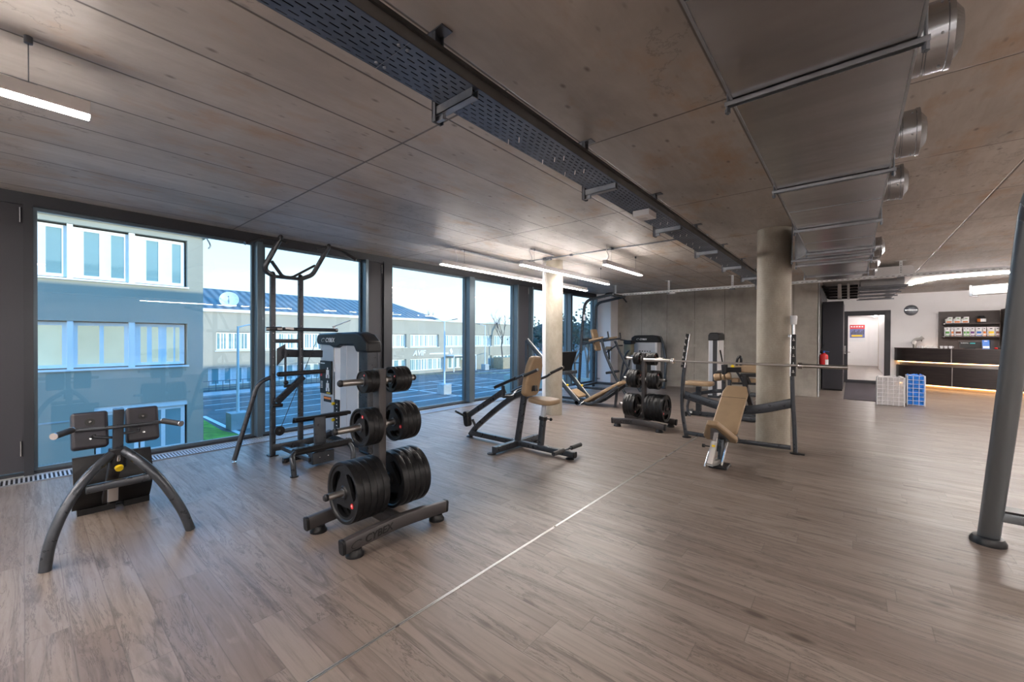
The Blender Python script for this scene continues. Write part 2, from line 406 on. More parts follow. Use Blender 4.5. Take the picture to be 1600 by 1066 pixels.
M['lineW'] = simple('road_marking', (.75, .75, .72), .7, 0, .1, 3)
M['lineY'] = simple('yellow_marking', (.55, .48, .22), .7, 0, .1, 3)
M['grass'] = simple('lawn', (.16, .34, .03), .9, 0, .4, 3)
M['kerb'] = simple('kerb_stone', (.45, .46, .46), .8, 0, .1, 3)
M['wood'] = simple('planter_wood', (.42, .33, .22), .7, 0, .15, 3)
M['bark'] = simple('bark', (.16, .12, .10), .9, 0, .2, 8)
M['foliage'] = simple('winter_foliage', (.07, .10, .075), .9, 0, .5, 2)
M['hill'] = simple('wooded_hill', (.055, .075, .085), 1, 0, .3, .1)
def m_roof():
    m = MB('corrugated_roof', .5, 0, .4); x, y, z = m.pos()
    s = ((y * 9.0).op('SINE')).rng(-1, 1, 0, 1); n = m.noise(m.vec(x, y, z), .8, 3)
    m.color(m.mix(s * .6 + n * .3, (.06, .06, .06), (.30, .28, .26))); m.bump(s, .6, .06); return m.m
M['roof'] = m_roof()
def m_wenge():
    m = MB('wenge_laminate', .42, 0, .5); x, y, z = m.pos(); g = m.noise(m.vec(x * 2, y * 2, z * 40), 1.2, 5, .6)
    m.color(m.mix(g.rng(.3, .7, 0, 1), (.012, .009, .009), (.040, .030, .028))); return m.m
M['wenge'] = m_wenge()
M['wengelight'] = simple('brown_laminate', (.060, .045, .042), .5, 0, .15, 10)
M['warm'] = emit('warm_led_strip', (1, .50, .18), 7)
# ================================================================== ROOM SHELL
H = 3.03; XW = -6.8
RX, RY0 = 6.5, -5.0           # right wall, wall behind the camera
YB = 13.2; YC = 18.6
struct('floor', G().box(XW, RX, RY0, YC + 15, -.2, 0), M['floor'])
struct('ceiling', G().box(XW, RX, RY0, YC + 15, H, H + .3), M['ceil'])
struct('roof', G().box(XW - .05, RX + .3, RY0 - .3, YC + 15, H + .35, 5.6), M['plaster'])
struct('wall_right', G().box(RX, RX + .3, RY0, YC + 8, 0, H), M['offwhite'])
struct('wall_front', G().box(XW, RX, RY0 - .3, RY0, 0, H), M['offwhite'])
# concrete wall with shutter joints and tie holes
g = G(); jx = [-6.23, -5.38, -4.55, -3.71, -2.87, -2.04, -1.2, -.68]
for a, b in zip(jx[:-1], jx[1:]): g.box(a + .004, b - .004, YB, YB + .3, 0, H)
wb = struct('wall_back', g, M['conc'])
struct('wall_core', G().box(-6.23, -.70, YB + .006, YB + .29, 0, H), M['hole'], wb)
g = G()
for x in jx[1:-1]:
    for z in (.45, 1.30, 2.07):
        g.lathe((x + .02, YB - .001, z), (0, -1, 0), [(.0, .002), (.022, .002), (.030, .012), (.036, .010), (.038, -.002)], 14)
struct('tie_hole', g, M['conc'], wb)
g = G().box(XW + .02, -6.23, 12.66, YB + .3, 0, H); struct('wall_pier', g, M['offwhite'])
g = G().box(-.67, -.655, YB - .004, YB + .3, 0, H); struct('trim_2', g, M['kerb'])
# window wall : frame, mullions, panes
ys = [-5.0, -3.2, -1.6, -.33]                      # behind the camera
g = G()
g.box(XW - .12, XW + .03, RY0, 12.66, H - .13, H)          # head
g.box(XW - .12, XW + .02, RY0, 12.66, 0, .035)             # sill
ff = struct('trim_3', g, M['anth'])
def mullion(y0, y1, n):
    y1 = y0 + max(.055, (y1 * .981 - y0)) if y0 > 0 else y1
    gg = G().box(XW - .12, XW + .13, y0, y1, 0.036, H - .131); o = struct('trim_%d' % n, gg, [M['mull']], bev=.004); return o
k = 10
for y0, y1 in ((-3.25, -3.15), (-1.65, -1.55), (-.42, -.33), (2.19, 2.31), (3.92, 4.03), (6.50, 6.78), (8.22, 8.34), (8.86, 8.98), (10.84, 11.14), (12.5, 12.66)):
    mullion(y0, y1, k); k += 1
g = G().box(XW - .1, XW + .05, -.0, .07, 0, H - .1); struct('trim_4', g, M['anth'])
g = G().box(XW - .1, XW + .05, 4.34, 4.52, 0, H - .1); struct('trim_5', g, M['anth'])
for i, (y0, y1) in enumerate(((-5, -3.25), (-3.15, -1.65), (-1.55, -.42), (.07, 2.19), (2.31, 3.92), (4.52, 6.50), (6.78, 8.22), (8.98, 10.84), (11.14, 12.5))):
    gg = G().box(XW - .05, XW - .03, y0, y1, .035, H - .13)
    o = struct('window_%d' % (i + 1), gg, M['glass'])
    fr = G()
    for a in (y0, y1 - .03): fr.box(XW - .07, XW - .012, a, a + .03, .035, H - .13)
    fr.box(XW - .068, XW - .015, y0 + .002, y1 - .002, .035, .07); fr.box(XW - .068, XW - .015, y0 + .002, y1 - .002, H - .165, H - .13)
    struct('window_frame', fr, M['mull'], o)
# opaque ventilation flaps
for i, (y0, y1) in enumerate(((-.33, 0.), (4.03, 4.34), (8.34, 8.86))):
    o = struct('door_%d' % (i + 1), G().box(XW - .08, XW + .0, y0, y1, .05, H - .13), M['anth2'], label='tall dark grey ventilation flap in the window front')
    hg = G()
    for z in (.22, H - .32): hg.cyl((XW + .012, y1 - .02, z), (XW + .012, y1 - .02, z + .16), .008)
    struct('hinge', hg, M['chrome'], o)
    if i == 1:
        struct('handle', G().tube(smooth([(XW + .005, y0 + .19, 1.28), (XW + .05, y0 + .20, 1.34), (XW + .05, y0 + .20, 1.42), (XW + .005, y0 + .19, 1.48)]), .012, 8), M['chrome'], o)
# floor convector grille along the windows
gr = thing('floor_convector', 'silver slatted convector grille set in the floor along the window front', 'grille', (XW + .2, 6, 0))
obj('trough', G().box(XW + .10, XW + .34, RY0 + .1, 12.6, .0005, .0015), M['hole'], gr)
obj('rim', G().box(XW + .085, XW + .10, RY0 + .1, 12.6, 0, .012).box(XW + .34, XW + .355, RY0 + .1, 12.6, 0, .012), M['zinc'], gr)
g = G(); y = -1.0
while y < 12.6:
    g.box(XW + .10, XW + .34, y, y + .015, .001, .011); y += .032
sl_ = obj('slats', g, M['silver'], gr)
struct('baseboard_left', G().box(XW + .02, XW + .085, RY0, 12.66, 0, .008), M['kerb'])
struct('trim_1', G().box(-1.8115, -1.8065, RY0, YB, 0, .003).box(-1.8015, -1.7965, RY0, YB, 0, .003), simple('expansion_strip', (.55, .54, .53), .30, .8, .02), label='twin silver expansion strip across the floor')
# columns
def column(x, y, r, mat, name='column'):
    gg = G().cyl((0, 0, 0), (0, 0, H), r, 40); o = struct(name, gg, mat); o.location = (x, y, 0); return o
c1 = column(-.84, 6.72, .205, M['col']); c1['label'] = 'thick round concrete column behind the barbell bench'
c2_ = column(-4.52, 6.72, .165, M['col']); c2_['label'] = 'slim round concrete column near the windows'
o = column(-4.80, 6.86, .085, M['offwhite'], 'downpipe'); tag(o, 'white round pipe standing against the slim concrete column', 'pipe'); del o['kind']
# wall behind the counter with the glazed door
g = G(); D0, D1, DZ = -.33, 1.06, 2.42
D0 = P(1317, 560, y=YC).x; D1 = P(1391, 560, y=YC).x; DZ = P(1350, 486, y=YC).z
g.box(-.69, D0, YC, YC + .25, 0, H).box(D1, RX, YC, YC + .25, 0, H).box(D0, D1, YC, YC + .25, DZ, H)
struct('wall_counter', g, M['offwhite'])
dr = sthing('door_4', ((D0 + D1) / 2, YC, 0)); dr['label'] = 'dark framed glass door to the white corridor'
g = G().box(D0, D0 + .13, YC - .06, YC + .1, 0, DZ).box(D1 - .15, D1, YC - .06, YC + .1, 0, DZ).box(D0 + .005, D1 - .005, YC - .055, YC + .095, DZ - .16, DZ - .002).box(D0 + .005, D1 - .005, YC - .055, YC + .095, 0.001, .10)
struct('door_frame', g, M['anth2'], dr, bev=.006)
struct('pane', G().box(D0 + .13, D1 - .15, YC + .0, YC + .012, .1, DZ - .16), M['glassclear'], dr)
struct('door_handle', G().box(D0 + .03, D0 + .08, YC - .075, YC - .06, 1.0, 1.28).tube(bend([(D0 + .055, YC - .07, 1.06), (D0 + .055, YC - .13, 1.06), (D0 + .20, YC - .13, 1.06)], .02), .011, 8), M['chrome'], dr)
# white corridor beyond the door
g = G().box(-2.1, -2.0, YC + .25, YC + 13, 0, H - .01).box(D1 + .15, D1 + .25, YC + .25, YC + 13, 0, H - .01).box(-2.0, D1 + .15, YC + 12.5, YC + 12.6, 0, 2.8)
struct('wall_corridor', g, M['offwhite'])
struct('ceiling_corridor', G().box(-2.0, D1 + .15, YC + .25, YC + 12.5, 2.80, 2.86), M['offwhite'])
lc = thing('corridor_light', 'bright linear lamp on the corridor ceiling behind the glass door', 'lamp', (D1 - .15, YC + 6, 2.75))
obj('diffuser', G().box(D1 - .05, D1 - .02, YC + 1.5, YC + 12.0, 2.77, 2.80), M['lamp'], lc)
pf = thing('sliding_glass_partition', 'pale glass door leaf with wooden posts on the right side of the corridor', 'partition', (D1 + .1, YC + 2, 0))
obj('post', G().box(D1 + .05, D1 + .12, YC + 2.2, YC + 2.3, 0, 2.6).box(D1 + .05, D1 + .12, YC + 9.3, YC + 9.4, 0, 2.6), M['wood'], pf)
obj('leaf', G().box(D1 + .06, D1 + .09, YC + 2.3, YC + 9.3, .02, 2.58), M['offwhite'], pf)
obj('handle', G().tube(bend([(D1 + .06, YC + 1.4, 1.05), (D1 + .0, YC + 1.4, 1.05), (D1 + .0, YC + 1.52, 1.05)], .02), .01, 8), M['chrome'], pf)
yq = YC + 12.49
a, b = P(1328, 508, y=yq), P(1351, 533, y=yq)
ps = thing('poster', 'framed poster with red, dark and yellow bands on the corridor wall', 'poster', ((a.x + b.x) / 2, yq, b.z))
obj('poster_frame', G().box(a.x - .03, b.x + .03, yq - .02, yq, b.z - .03, a.z + .03), M['white'], ps)
hz = a.z - b.z; y_ = yq - .022
g = G(); cols = [M['red'], M['navy'], M['yellow'], simple('poster_blue', (.1, .12, .3), .5), M['white']]
for kk, (x0, x1, z0, z1) in ((0, (0, 1, .75, 1)), (3, (0, 1, .2, .75)), (2, (.12, .85, .27, .38)), (4, (0, 1, 0, .2))):
    g.k = kk; dd = .004 if kk == 2 else .002; g.box(a.x + (b.x - a.x) * x0, a.x + (b.x - a.x) * x1, y_ - dd, y_, b.z + hz * z0, b.z + hz * z1)
g.k = 1
for i in range(9):
    xx = a.x + (b.x - a.x) * (.08 + i * .1); g.box(xx, xx + .04, y_ - .006, y_, b.z + hz * .4, b.z + hz * (.55 + .07 * (i % 3)))
g.k = 4
for i in range(5): g.box(a.x + (b.x - a.x) * (.06 + .18 * i), a.x + (b.x - a.x) * (.18 + .18 * i), y_ - .005, y_, b.z + hz * .85, b.z + hz * .93)
obj('print', g, cols, ps)
# dark cabinets in the recess
cb = thing('tall_cabinet', 'tall anthracite cabinet in the recess beside the glass door', 'cabinet', (-.45, 15.6, 0))
obj('body', G().box(-.67, -.19, 15.25, 17.3, .05, 2.62), M['anth2'], cb, bev=.004)
obj('plinth', G().box(-.66, -.2, 15.28, 17.3, 0, .05), M['black'], cb)
cb = thing('recess_panel', 'narrow dark panel with a steel post behind the end of the concrete wall', 'panel', (-.67, 14.3, 0))
obj('panel', G().box(-.80, -.70, 13.51, YC - .02, 0, 3.02), M['anth'], cb)
obj('post', G().box(-.72, -.69, 14.9, 14.98, 0, 2.9), M['brushed'], cb)
tag(obj('door_mat', G().box(-.15, .72, 13.2, 18.4, .0, .012), simple('mat_textile', (.050, .040, .050), .95, 0, .2, 80)), 'long dark purple-grey entrance mat lying before the glass door', 'mat')
# ================================================================== UNDER THE CEILING
def pendant(x, y0, y1, label, wires, z=2.70, cable=None):
    t = thing('pendant_lamp', label, 'lamp', (x, (y0 + y1) / 2, z), 'linear pendant lamps')
    obj('housing', G().box(x - .032, x + .032, y0, y1, z + .013, z + .085), M['lampbody'], t, bev=.003)
    obj('diffuser', G().box(x - .032, x + .032, y0 + .003, y1 - .003, z, z + .013), M['lamp'], t, bev=.003)
    for y in wires:
        obj('wire', G().cyl((x, y, z + .085), (x, y, H - .03), .0022, 6), M['zincdark'], t)
        obj('ceiling_cup', G().cyl((x, y, H - .035), (x, y, H), .016, 12), M['zincdark'], t)
        obj('clamp', G().box(x - .012, x + .012, y - .03, y + .03, z + .085, z + .095), M['zinc'], t)
    if cable:
        obj('power_cable', G().tube(smooth([(x, cable, z + .09), (x + .03, cable - .01, z + .16), (x, cable - .02, H - .08), (x, cable - .04, H)]), .005, 6), M['lampbody'], t)
pendant(-5.17, 4.38, 9.14, 'longest white linear pendant lamp, nearest the windows', (4.9, 8.7), cable=4.72)
pendant(-4.18, 5.24, 8.36, 'white linear pendant lamp passing in front of the slim concrete column', (5.6, 8.0), cable=5.5)
pendant(-3.10, 6.07, 7.55, 'short white linear pendant lamp hanging nearest the cable tray', (6.3, 7.3), cable=6.15)
pendant(-3.24, -2.2, .24, 'white linear pendant lamp cut off by the left edge of the photo', (0.02, -1.9))
for i, (x, y0, y1) in enumerate(((-4.25, -4.2, -1.2), (-5.2, -4.0, -.9), (-3.2, -4.6, -2.6), (2.6, -3.5, 1.3), (3.6, -.5, 4.3), (4.6, 2.5, 7.3), (4.4, 8.6, 12.6), (3.3, 7.2, 11.4), (4.25, 13.6, 17.6), (1.0, -4.2, -1.0), (-1.0, -4.4, -1.2))):  # unseen lamps; several are added to brighten the room and the counter wall
    pendant(x, y0, y1, ['white pendant lamp behind the camera, nearest the leftmost windows but one row in', 'white pendant lamp behind the camera, right along the window front', 'white pendant lamp behind the camera, under the cable tray side', 'white pendant lamp right of the ventilation duct, behind the camera', 'white pendant lamp right of the ventilation duct, beside the camera', 'white pendant lamp on the right side of the room near the leaning rack tube', 'added unseen pendant lamp far right, short of the reception counter', 'added unseen pendant lamp on the right side between the rack and the counter', 'added unseen pendant lamp over the right end of the reception counter', 'added unseen pendant lamp behind the camera, right beside the ventilation duct', 'added unseen pendant lamp behind the camera, between cable tray and duct'][i], (y0 + .3, y1 - .3))
# conduits
cnd = thing('conduit', 'thin grey conduit run linking the pendant lamps to the cable tray', 'conduit', (-4.2, 6.35, H))
g = G().tube([(-1.6, 6.34, H - .022), (-4.35, 6.34, H - .022)], .012, 8).tube([(-4.5, 6.34, H - .022), (-5.17, 6.34, H - .022), (-5.17, 4.82, H - .022)], .012, 8)
g.tube([(-4.42, 6.3, H - .022), (-4.18, 6.2, H - .022), (-4.18, 5.5, H - .022)], .012, 8)
obj('pipe', g, M['zinc'], cnd); obj('junction_box', G().box(-4.50, -4.35, 6.29, 6.39, H - .055, H - .003), M['zincdark'], cnd, bev=.008)
g = G()
for x in (-2.0, -3.1, -3.9): g.box(x - .025, x + .025, 6.32, 6.36, H - .04, H - .003)
obj('pipe_clip', g, M['zincdark'], cnd, split=True)
# slotted cable tray
def m_slots(name, base, metal, rough, ax, per, ln, row, wd, c1_, c2_):
    m = MB(name, rough, metal); x, y, z = m.pos(); cs = {'x': x, 'y': y, 'z': z}
    u, v = cs[ax[0]], cs[ax[1]]; r = v / row; ri = r.fl(); t = (u / per + ri * .5).fr()
    mask = t.lt(ln / per) * r.fr().lt(wd / row) * v.gt(c1_) * v.lt(c2_)
    n = m.noise(m.vec(x * 5, y * 5, z * 5), 1, 5); m.color(m.mix(n.rng(.35, .65, 0, 1), tuple(k * .75 for k in base), base))
    tr = m.nt.nodes.new('ShaderNodeBsdfTransparent'); ms = m.nt.nodes.new('ShaderNodeMixShader'); out = m.nt.nodes['Material Output']
    m.nt.links.new(mask.o, ms.inputs[0]); m.nt.links.new(m.b.outputs[0], ms.inputs[1]); m.nt.links.new(tr.outputs[0], ms.inputs[2]); m.nt.links.new(ms.outputs[0], out.inputs[0])
    return m.m
M['tray'] = m_slots('perforated_tray', (.20, .24, .31), .75, .42, 'yx', .060, .038, .0285, .007, -1.565, -1.345)
M['trayside'] = m_slots('slotted_tray_side', (.20, .20, .20), .6, .5, 'yz', .075, .035, .07, .008, 2.67, 2.70)
ct = thing('cable_tray', 'long grey perforated cable tray hung under the ceiling', 'cable tray', (-1.45, 5, 2.66))
TZ = 2.655; TY = 12.4
obj('tray_floor', G().box(-1.575, -1.335, RY0 + .5, TY, TZ, TZ + .0015), M['tray'], ct)
obj('side_rail', G().box(-1.337, -1.335, RY0 + .5, TY, TZ, TZ + .052).box(-1.577, -1.575, RY0 + .5, TY, TZ, TZ + .05), M['trayside'], ct)
obj('trunk', G().box(-1.345, -1.322, RY0 + .5, TY, TZ + .050, TZ + .066), M['darkbar'], ct)
g = G()
for i in range(5):
    yy = .97 + 2.94 * i; g.box(-1.575, -1.335, yy - .001, yy + .001, TZ - .001, TZ)
    for x in (-1.54, -1.38):
        for d in (-.02, .02): g.lathe((x, yy + d, TZ), (0, 0, -1), [(0, .005), (.006, .005), (.008, 0)], 8)
obj('splice_bolt', g, M['zinc'], ct)
random.seed(3); g = G()
for i in range(26):
    yy = 1.0 + i * .37 + random.uniform(-.1, .1)
    for k in range(random.choice((0, 0, 2, 3))):
        xx = -1.54 + .07 * k + random.uniform(-.01, .01); g.bar((xx, yy + k * .02, TZ + .001), (xx - .012, yy + k * .02 + .012, TZ - .022), .006, .002)
obj('cable_tie', g, M['white'], ct)
g = G()
for k in range(7): g.tube(smooth([(-1.55 + .028 * k, RY0 + .6, TZ + .012), (-1.54 + .026 * k, 2, TZ + .012), (-1.55 + .028 * k, 5, TZ + .015), (-1.53 + .025 * k, 8, TZ + .012), (-1.55 + .028 * k, 12.2, TZ + .012)], 4), .009, 6)
obj('cables', g, M['black'], ct)
for k in range(9):
    yy = 1.34 + 1.475 * k - 2.95; 
    if yy > 11: break
    h = obj('bracket', G().box(-1.622, -1.616, yy - .028, yy + .028, TZ - .075, H - .004).box(-1.622, -1.598, yy - .028, yy - .024, TZ - .075, H - .004).box(-1.622, -1.598, yy + .024, yy + .028, TZ - .075, H - .004).box(-1.68, -1.54, yy - .035, yy + .035, H - .006, H), M['zincdark'], ct)
    obj('arm', G().box(-1.615, -1.345, yy - .021, yy - .017, TZ - .045, TZ - .002).box(-1.615, -1.345, yy + .017, yy + .021, TZ - .045, TZ - .002).box(-1.615, -1.345, yy - .021, yy + .021, TZ - .045, TZ - .041).box(-1.615, -1.56, yy - .01, yy + .01, TZ - .07, TZ - .045), M['zinc'], h)
bx = thing('emergency_light', 'small white box fixed under the perforated cable tray', 'box', (-1.46, 3.62, 2.6))
obj('box', G().box(-1.53, -1.38, 3.53, 3.71, TZ - .055, TZ - .002), M['white'], bx, bev=.004)
obj('label_plate', G().box(-1.49, -1.44, 3.6, 3.66, TZ - .057, TZ - .055), M['lampbody'], bx)
# cross rail
cr_ = thing('cross_rail', 'long pale slotted steel rail running across the room below the ceiling', 'rail', (-1, 10.85, 2.74))
M['rail'] = m_slots('slotted_rail', (.80, .82, .84), .3, .4, 'xz', .075, .038, .5, .0, 0, 0)
g = G(); rx0, rx1, ry, rz = -5.75, 4.2, 10.82, 2.72
for y0, y1, z0, z1 in ((ry, ry + .003, rz, rz + .055), (ry + .10, ry + .103, rz, rz + .055), (ry, ry + .103, rz - .003, rz)): g.box(rx0, rx1, y0, y1, z0, z1)
obj('rail_channel', g, M['rail'], cr_)
g = G(); x = rx0 + .05
while x < 4.1: g.box(x, x + .04, ry - .0015, ry, rz + .012, rz + .020); x += .085
obj('slots', g, M['hole'], cr_)
for x in (-5.2, -3.7, -2.2, .72, 2.25):
    g = G().box(x - .022, x + .022, ry + .03, ry + .034, rz - .02, H - .004).box(x - .022, x - .018, ry + .034, ry + .06, rz - .02, H - .004).box(x + .018, x + .022, ry + .034, ry + .06, rz - .02, H - .004).box(x - .075, x + .075, ry, ry + .08, H - .006, H)
    h = obj('hanger', g, M['rail'], cr_); g = G()
    for k in range(5): g.box(x - .004, x + .004, ry + .0285, ry + .03, rz + .07 + k * .045, rz + .093 + k * .045)
    obj('hanger_slots', g, M['hole'], h)
    obj('foot_clamp', G().box(x - .05, x + .05, ry, ry + .1, rz - .035, rz - .003), M['zincdark'], h)
bx = tag(obj('sensor_box', G().box(-3.68, -3.52, ry + .0, ry + .08, rz - .05, rz - .004), M['white'], bev=.004), 'small white box hanging under the cross rail', 'box')
# main ventilation duct
vd = thing('ventilation_duct', 'big shiny rectangular ventilation duct running overhead', 'duct', (-.11, 4, 2.45))
DX0, DX1, DZ0 = -.37, .152, 2.455
g = G().box(DX0, DX1, RY0 + .2, 5.56, DZ0, 2.96)
g.prism([(DX0, 5.56), (DX1, 5.56), (DX1, 5.95), (-.535, 5.95)], (0, 0, DZ0), (1, 0, 0), (0, 1, 0), (0, 0, .45))
g.box(-.535, DX1, 5.95, 7.72, DZ0, 2.93).box(-.50, DX1 - .02, 7.72, 9.5, 2.60, 2.93)
obj('duct_body', g, M['duct'], vd, smoothing=False)
g = G()
for y in (-.3, .62, 1.2, 3.7, 5.0): g.box(DX0 - .004, DX1 + .004, y - .0015, y + .0015, DZ0 - .0025, DZ0 + .3)
g.box(DX0 - .008, DX0, RY0 + .2, 5.56, DZ0 - .004, DZ0 + .012).box(DX1, DX1 + .008, RY0 + .2, 7.72, DZ0 - .004, DZ0 + .012)
obj('seam', g, M['zinc'], vd)
for y in (-1.0, 1.82, 3.09, 4.33, 5.56, 5.95, 6.40, 7.62):
    xl = DX0 if y < 5.7 else -.54
    g = G().box(xl - .03, DX1 + .03, y - .013, y - .011, DZ0 - .021, DZ0 - .003).box(xl - .03, DX1 + .03, y + .011, y + .013, DZ0 - .021, DZ0 - .003).box(xl - .03, DX1 + .03, y - .013, y + .013, DZ0 - .005, DZ0 - .003)
    o = obj('crossbar', g, M['zinc'], vd)
    obj('threaded_rod', G().cyl((xl - .02, y, DZ0 - .05), (xl - .02, y, H), .005, 8).cyl((DX1 + .02, y, DZ0 - .05), (DX1 + .02, y, H), .005, 8).cyl((xl - .02, y, DZ0 - .045), (xl - .02, y, DZ0 - .03), .011, 6).cyl((DX1 + .02, y, DZ0 - .045), (DX1 + .02, y, DZ0 - .03), .011, 6), M['zincdark'], o)
for i, y in enumerate((1.3, 2.31, 3.29, 4.25, 7.05, 8.2, 9.06)):
    zc = 2.695; r = .126
    g = G().lathe((DX1, y, zc), (1, 0, 0), [(r, 0), (r, .050), (r - .004, .053), (r - .004, .058), (r, .061), (r, .115), (r + .004, .118), (r + .004, .134), (r - .02, .138), (r - .055, .162), (r - .07, .165), (0, .165)], 36)
    o = obj('outlet', g, M['spiro'], vd)
    g = G()
    for k in range(6):
        a = k * PI / 3 + .4; p = V((DX1 + .10, y + math.cos(a) * (r + .001), zc + math.sin(a) * (r + .001))); g.ball(p, .005, 6)
    obj('rivet', g, M['zinc'], o)
# wide duct with cross ribs near the counter
wd_ = thing('wide_duct', 'wide ribbed sheet metal duct over the way to the glass door', 'duct', (.48, 12.5, 2.6))
obj('duct_body', G().box(.14, .82, 11.5, 15.3, 2.64, 2.95), M['duct'], wd_, smoothing=False)
for y in (11.55, 11.9, 12.3, 13.1, 14.1, 15.2): obj('crossbar', G().box(.10, .88, y - .02, y + .02, 2.61, 2.64), M['zincdark'], wd_)
bp = thing('black_pipework', 'bundle of black insulated pipes above the anthracite cabinet', 'pipes', (-.3, 14.6, 2.75))
g = G()
for i in range(5): g.tube(bend([(-.62 + .02 * i, 14.1 + .12 * i, 2.98), (-.60 + .02 * i, 14.1 + .12 * i, 2.92 - .065 * i), (.12, 14.1 + .12 * i, 2.92 - .065 * i)], .05), .036, 10)
obj('pipe', g, M['black'], bp)
obj('clamp', G().box(-.30, -.22, 14.0, 14.7, 2.62, 2.99).box(-.1, -.05, 14.0, 14.7, 2.62, 2.99), M['brushed'], bp)
wq = thing('white_duct_end', 'pale rounded duct end above the cross rail hanger', 'duct', (.60, 11.1, 2.85))
obj('duct_body', G().prism(rrect(.66, .20, .07), (.60, 11.08, 2.86), (1, 0, 0), (0, 0, 1), (0, .38, 0)), M['lampbody'], wq)
wq = thing('curved_white_duct', 'white flat duct curving over the counter with a steel end frame', 'duct', (2.8, 15.5, 2.75))
g = G().beam(smooth([(2.42, 15.6, 2.76), (2.8, 15.35, 2.76), (3.3, 15.25, 2.76), (4.4, 15.3, 2.76)]), .30, .22)
obj('duct_body', g, M['lampbody'], wq)
obj('end_frame', G().beam([(2.38, 15.62, 2.76), (2.42, 15.60, 2.76)], .36, .28), M['zinc'], wq)
cl = thing('curved_light_line', 'bright curved light line on the ceiling over the counter', 'lamp', (2, 14.3, H))
obj('diffuser', G().beam(smooth([(1.22, 15.6, H - .02), (1.45, 14.75, H - .02), (1.95, 14.3, H - .02), (2.6, 14.15, H - .02), (3.6, 14.2, H - .02)], 8), .04, .025), emit('bright_led_line', (1, .95, .92), 150), cl)

# ================================================================== COUNTER AREA
front = [(1.10, 18.58), (1.16, 18.33), (1.34, 18.10), (1.72, 17.85), (2.31, 17.5), (2.75, 17.28), (3.2, 17.14), (3.9, 17.08), (4.8, 17.05)]
fp = [V((x, y, 0)) for x, y in front]
fs_ = smooth(fp, 6)
def cband(z0, z1, inset, depth, mat, name, par):
    vs = []; n = len(fs_)
    for i, p in enumerate(fs_):
        t = (fs_[min(i + 1, n - 1)] - fs_[max(i - 1, 0)]).normalized(); nrm = V((-t.y, t.x, 0))
        if nrm.y < 0: nrm = -nrm
        a = p + nrm * inset; b = p + nrm * (inset + depth)
        a.y = min(a.y, YC - .012); b.y = min(b.y, YC - .01)
        vs += [(a.x, a.y, z0), (b.x, b.y, z0), (b.x, b.y, z1), (a.x, a.y, z1)]
    fs = [(i * 4 + j, i * 4 + (j + 1) % 4, i * 4 + 4 + (j + 1) % 4, i * 4 + 4 + j) for i in range(n - 1) for j in range(4)] + [(0, 1, 2, 3), tuple(n * 4 - 4 + j for j in range(4))]
    g = G(); g.add(vs, fs); return obj(name, g, mat, par)
ctr = thing('reception_counter', 'long dark curved reception counter with two warm light lines', 'counter', (2.6, 17.6, 0))
cband(.82, 1.22, 0, .05, M['wenge'], 'upper_panel', ctr); cband(.12, .69, .05, .05, M['wenge'], 'lower_panel', ctr)
cband(1.22, 1.245, -.01, .5, M['wengelight'], 'worktop', ctr)
cband(.0, .12, .16, .04, M['wood'], 'plinth', ctr); cband(.69, .82, .13, .03, M['brushed'], 'recess_panel', ctr)
cband(.795, .812, .085, .02, M['warm'], 'upper_led_strip', ctr); cband(.085, .102, .12, .02, M['warm'], 'lower_led_strip', ctr)
obj('panel_joint', G().box(2.255, 2.267, 17.50, 17.53, .82, 1.22).box(2.28, 2.292, 17.55, 17.58, .12, .69), M['brushed'], ctr)
sh = thing('back_shelf_unit', 'dark brown wall unit with two display shelves behind the counter', 'shelf', (2.8, 18.5, 1.2))
obj('back_panel', G().box(2.11, 3.36, 18.50, YC - .004, .9, 2.39), M['wengelight'], sh)
obj('shelf', G().box(2.18, 3.34, 18.26, 18.50, 1.985, 2.02), M['wengelight'], sh); obj('shelf', G().box(2.18, 3.34, 18.26, 18.50, 1.585, 1.62), M['wengelight'], sh)
g = G()
for z in (2.0, 1.6): g.cyl((2.2, 18.255, z), (2.2, 18.26, z), .014)
obj('shelf_pin', g, M['chrome'], sh)
tu = thing('tall_brown_cabinet', 'tall dark brown cabinet at the right end of the display shelves', 'cabinet', (3.9, 18.3, 0))
obj('body', G().box(3.40, 5.2, 18.1, YC - .004, 0, 2.42), M['wengelight'], tu)
obj('door_gap', G().box(3.62, 3.63, 18.095, 18.10, 0.1, 2.40), M['ink'], tu)
mc = thing('drinks_dispenser', 'dark dispenser screen in the tall brown cabinet', 'dispenser', (3.72, 18.08, 1.9))
obj('case', G().box(3.64, 3.9, 18.04, 18.095, 1.35, 2.25), M['black'], mc); obj('screen', G().box(3.68, 3.86, 18.035, 18.04, 2.0, 2.2), M['lampbody'], mc)
sg = thing('narrow_notice', 'narrow white notice with red top and yellow band on the brown cabinet', 'sign', (3.48, 18.09, 2.1))
g = G(); g.box(3.43, 3.53, 18.085, 18.095, 1.76, 2.31); g.k = 1; g.box(3.44, 3.52, 18.082, 18.085, 2.22, 2.30); g.k = 2; g.box(3.45, 3.51, 18.082, 18.085, 1.86, 1.90)
g.k = 3
for i in range(4): g.box(3.45, 3.50, 18.082, 18.085, 1.97 + i * .055, 1.99 + i * .055)
obj('board', g, [M['white'], M['red'], M['yellow'], M['ink']], sg)
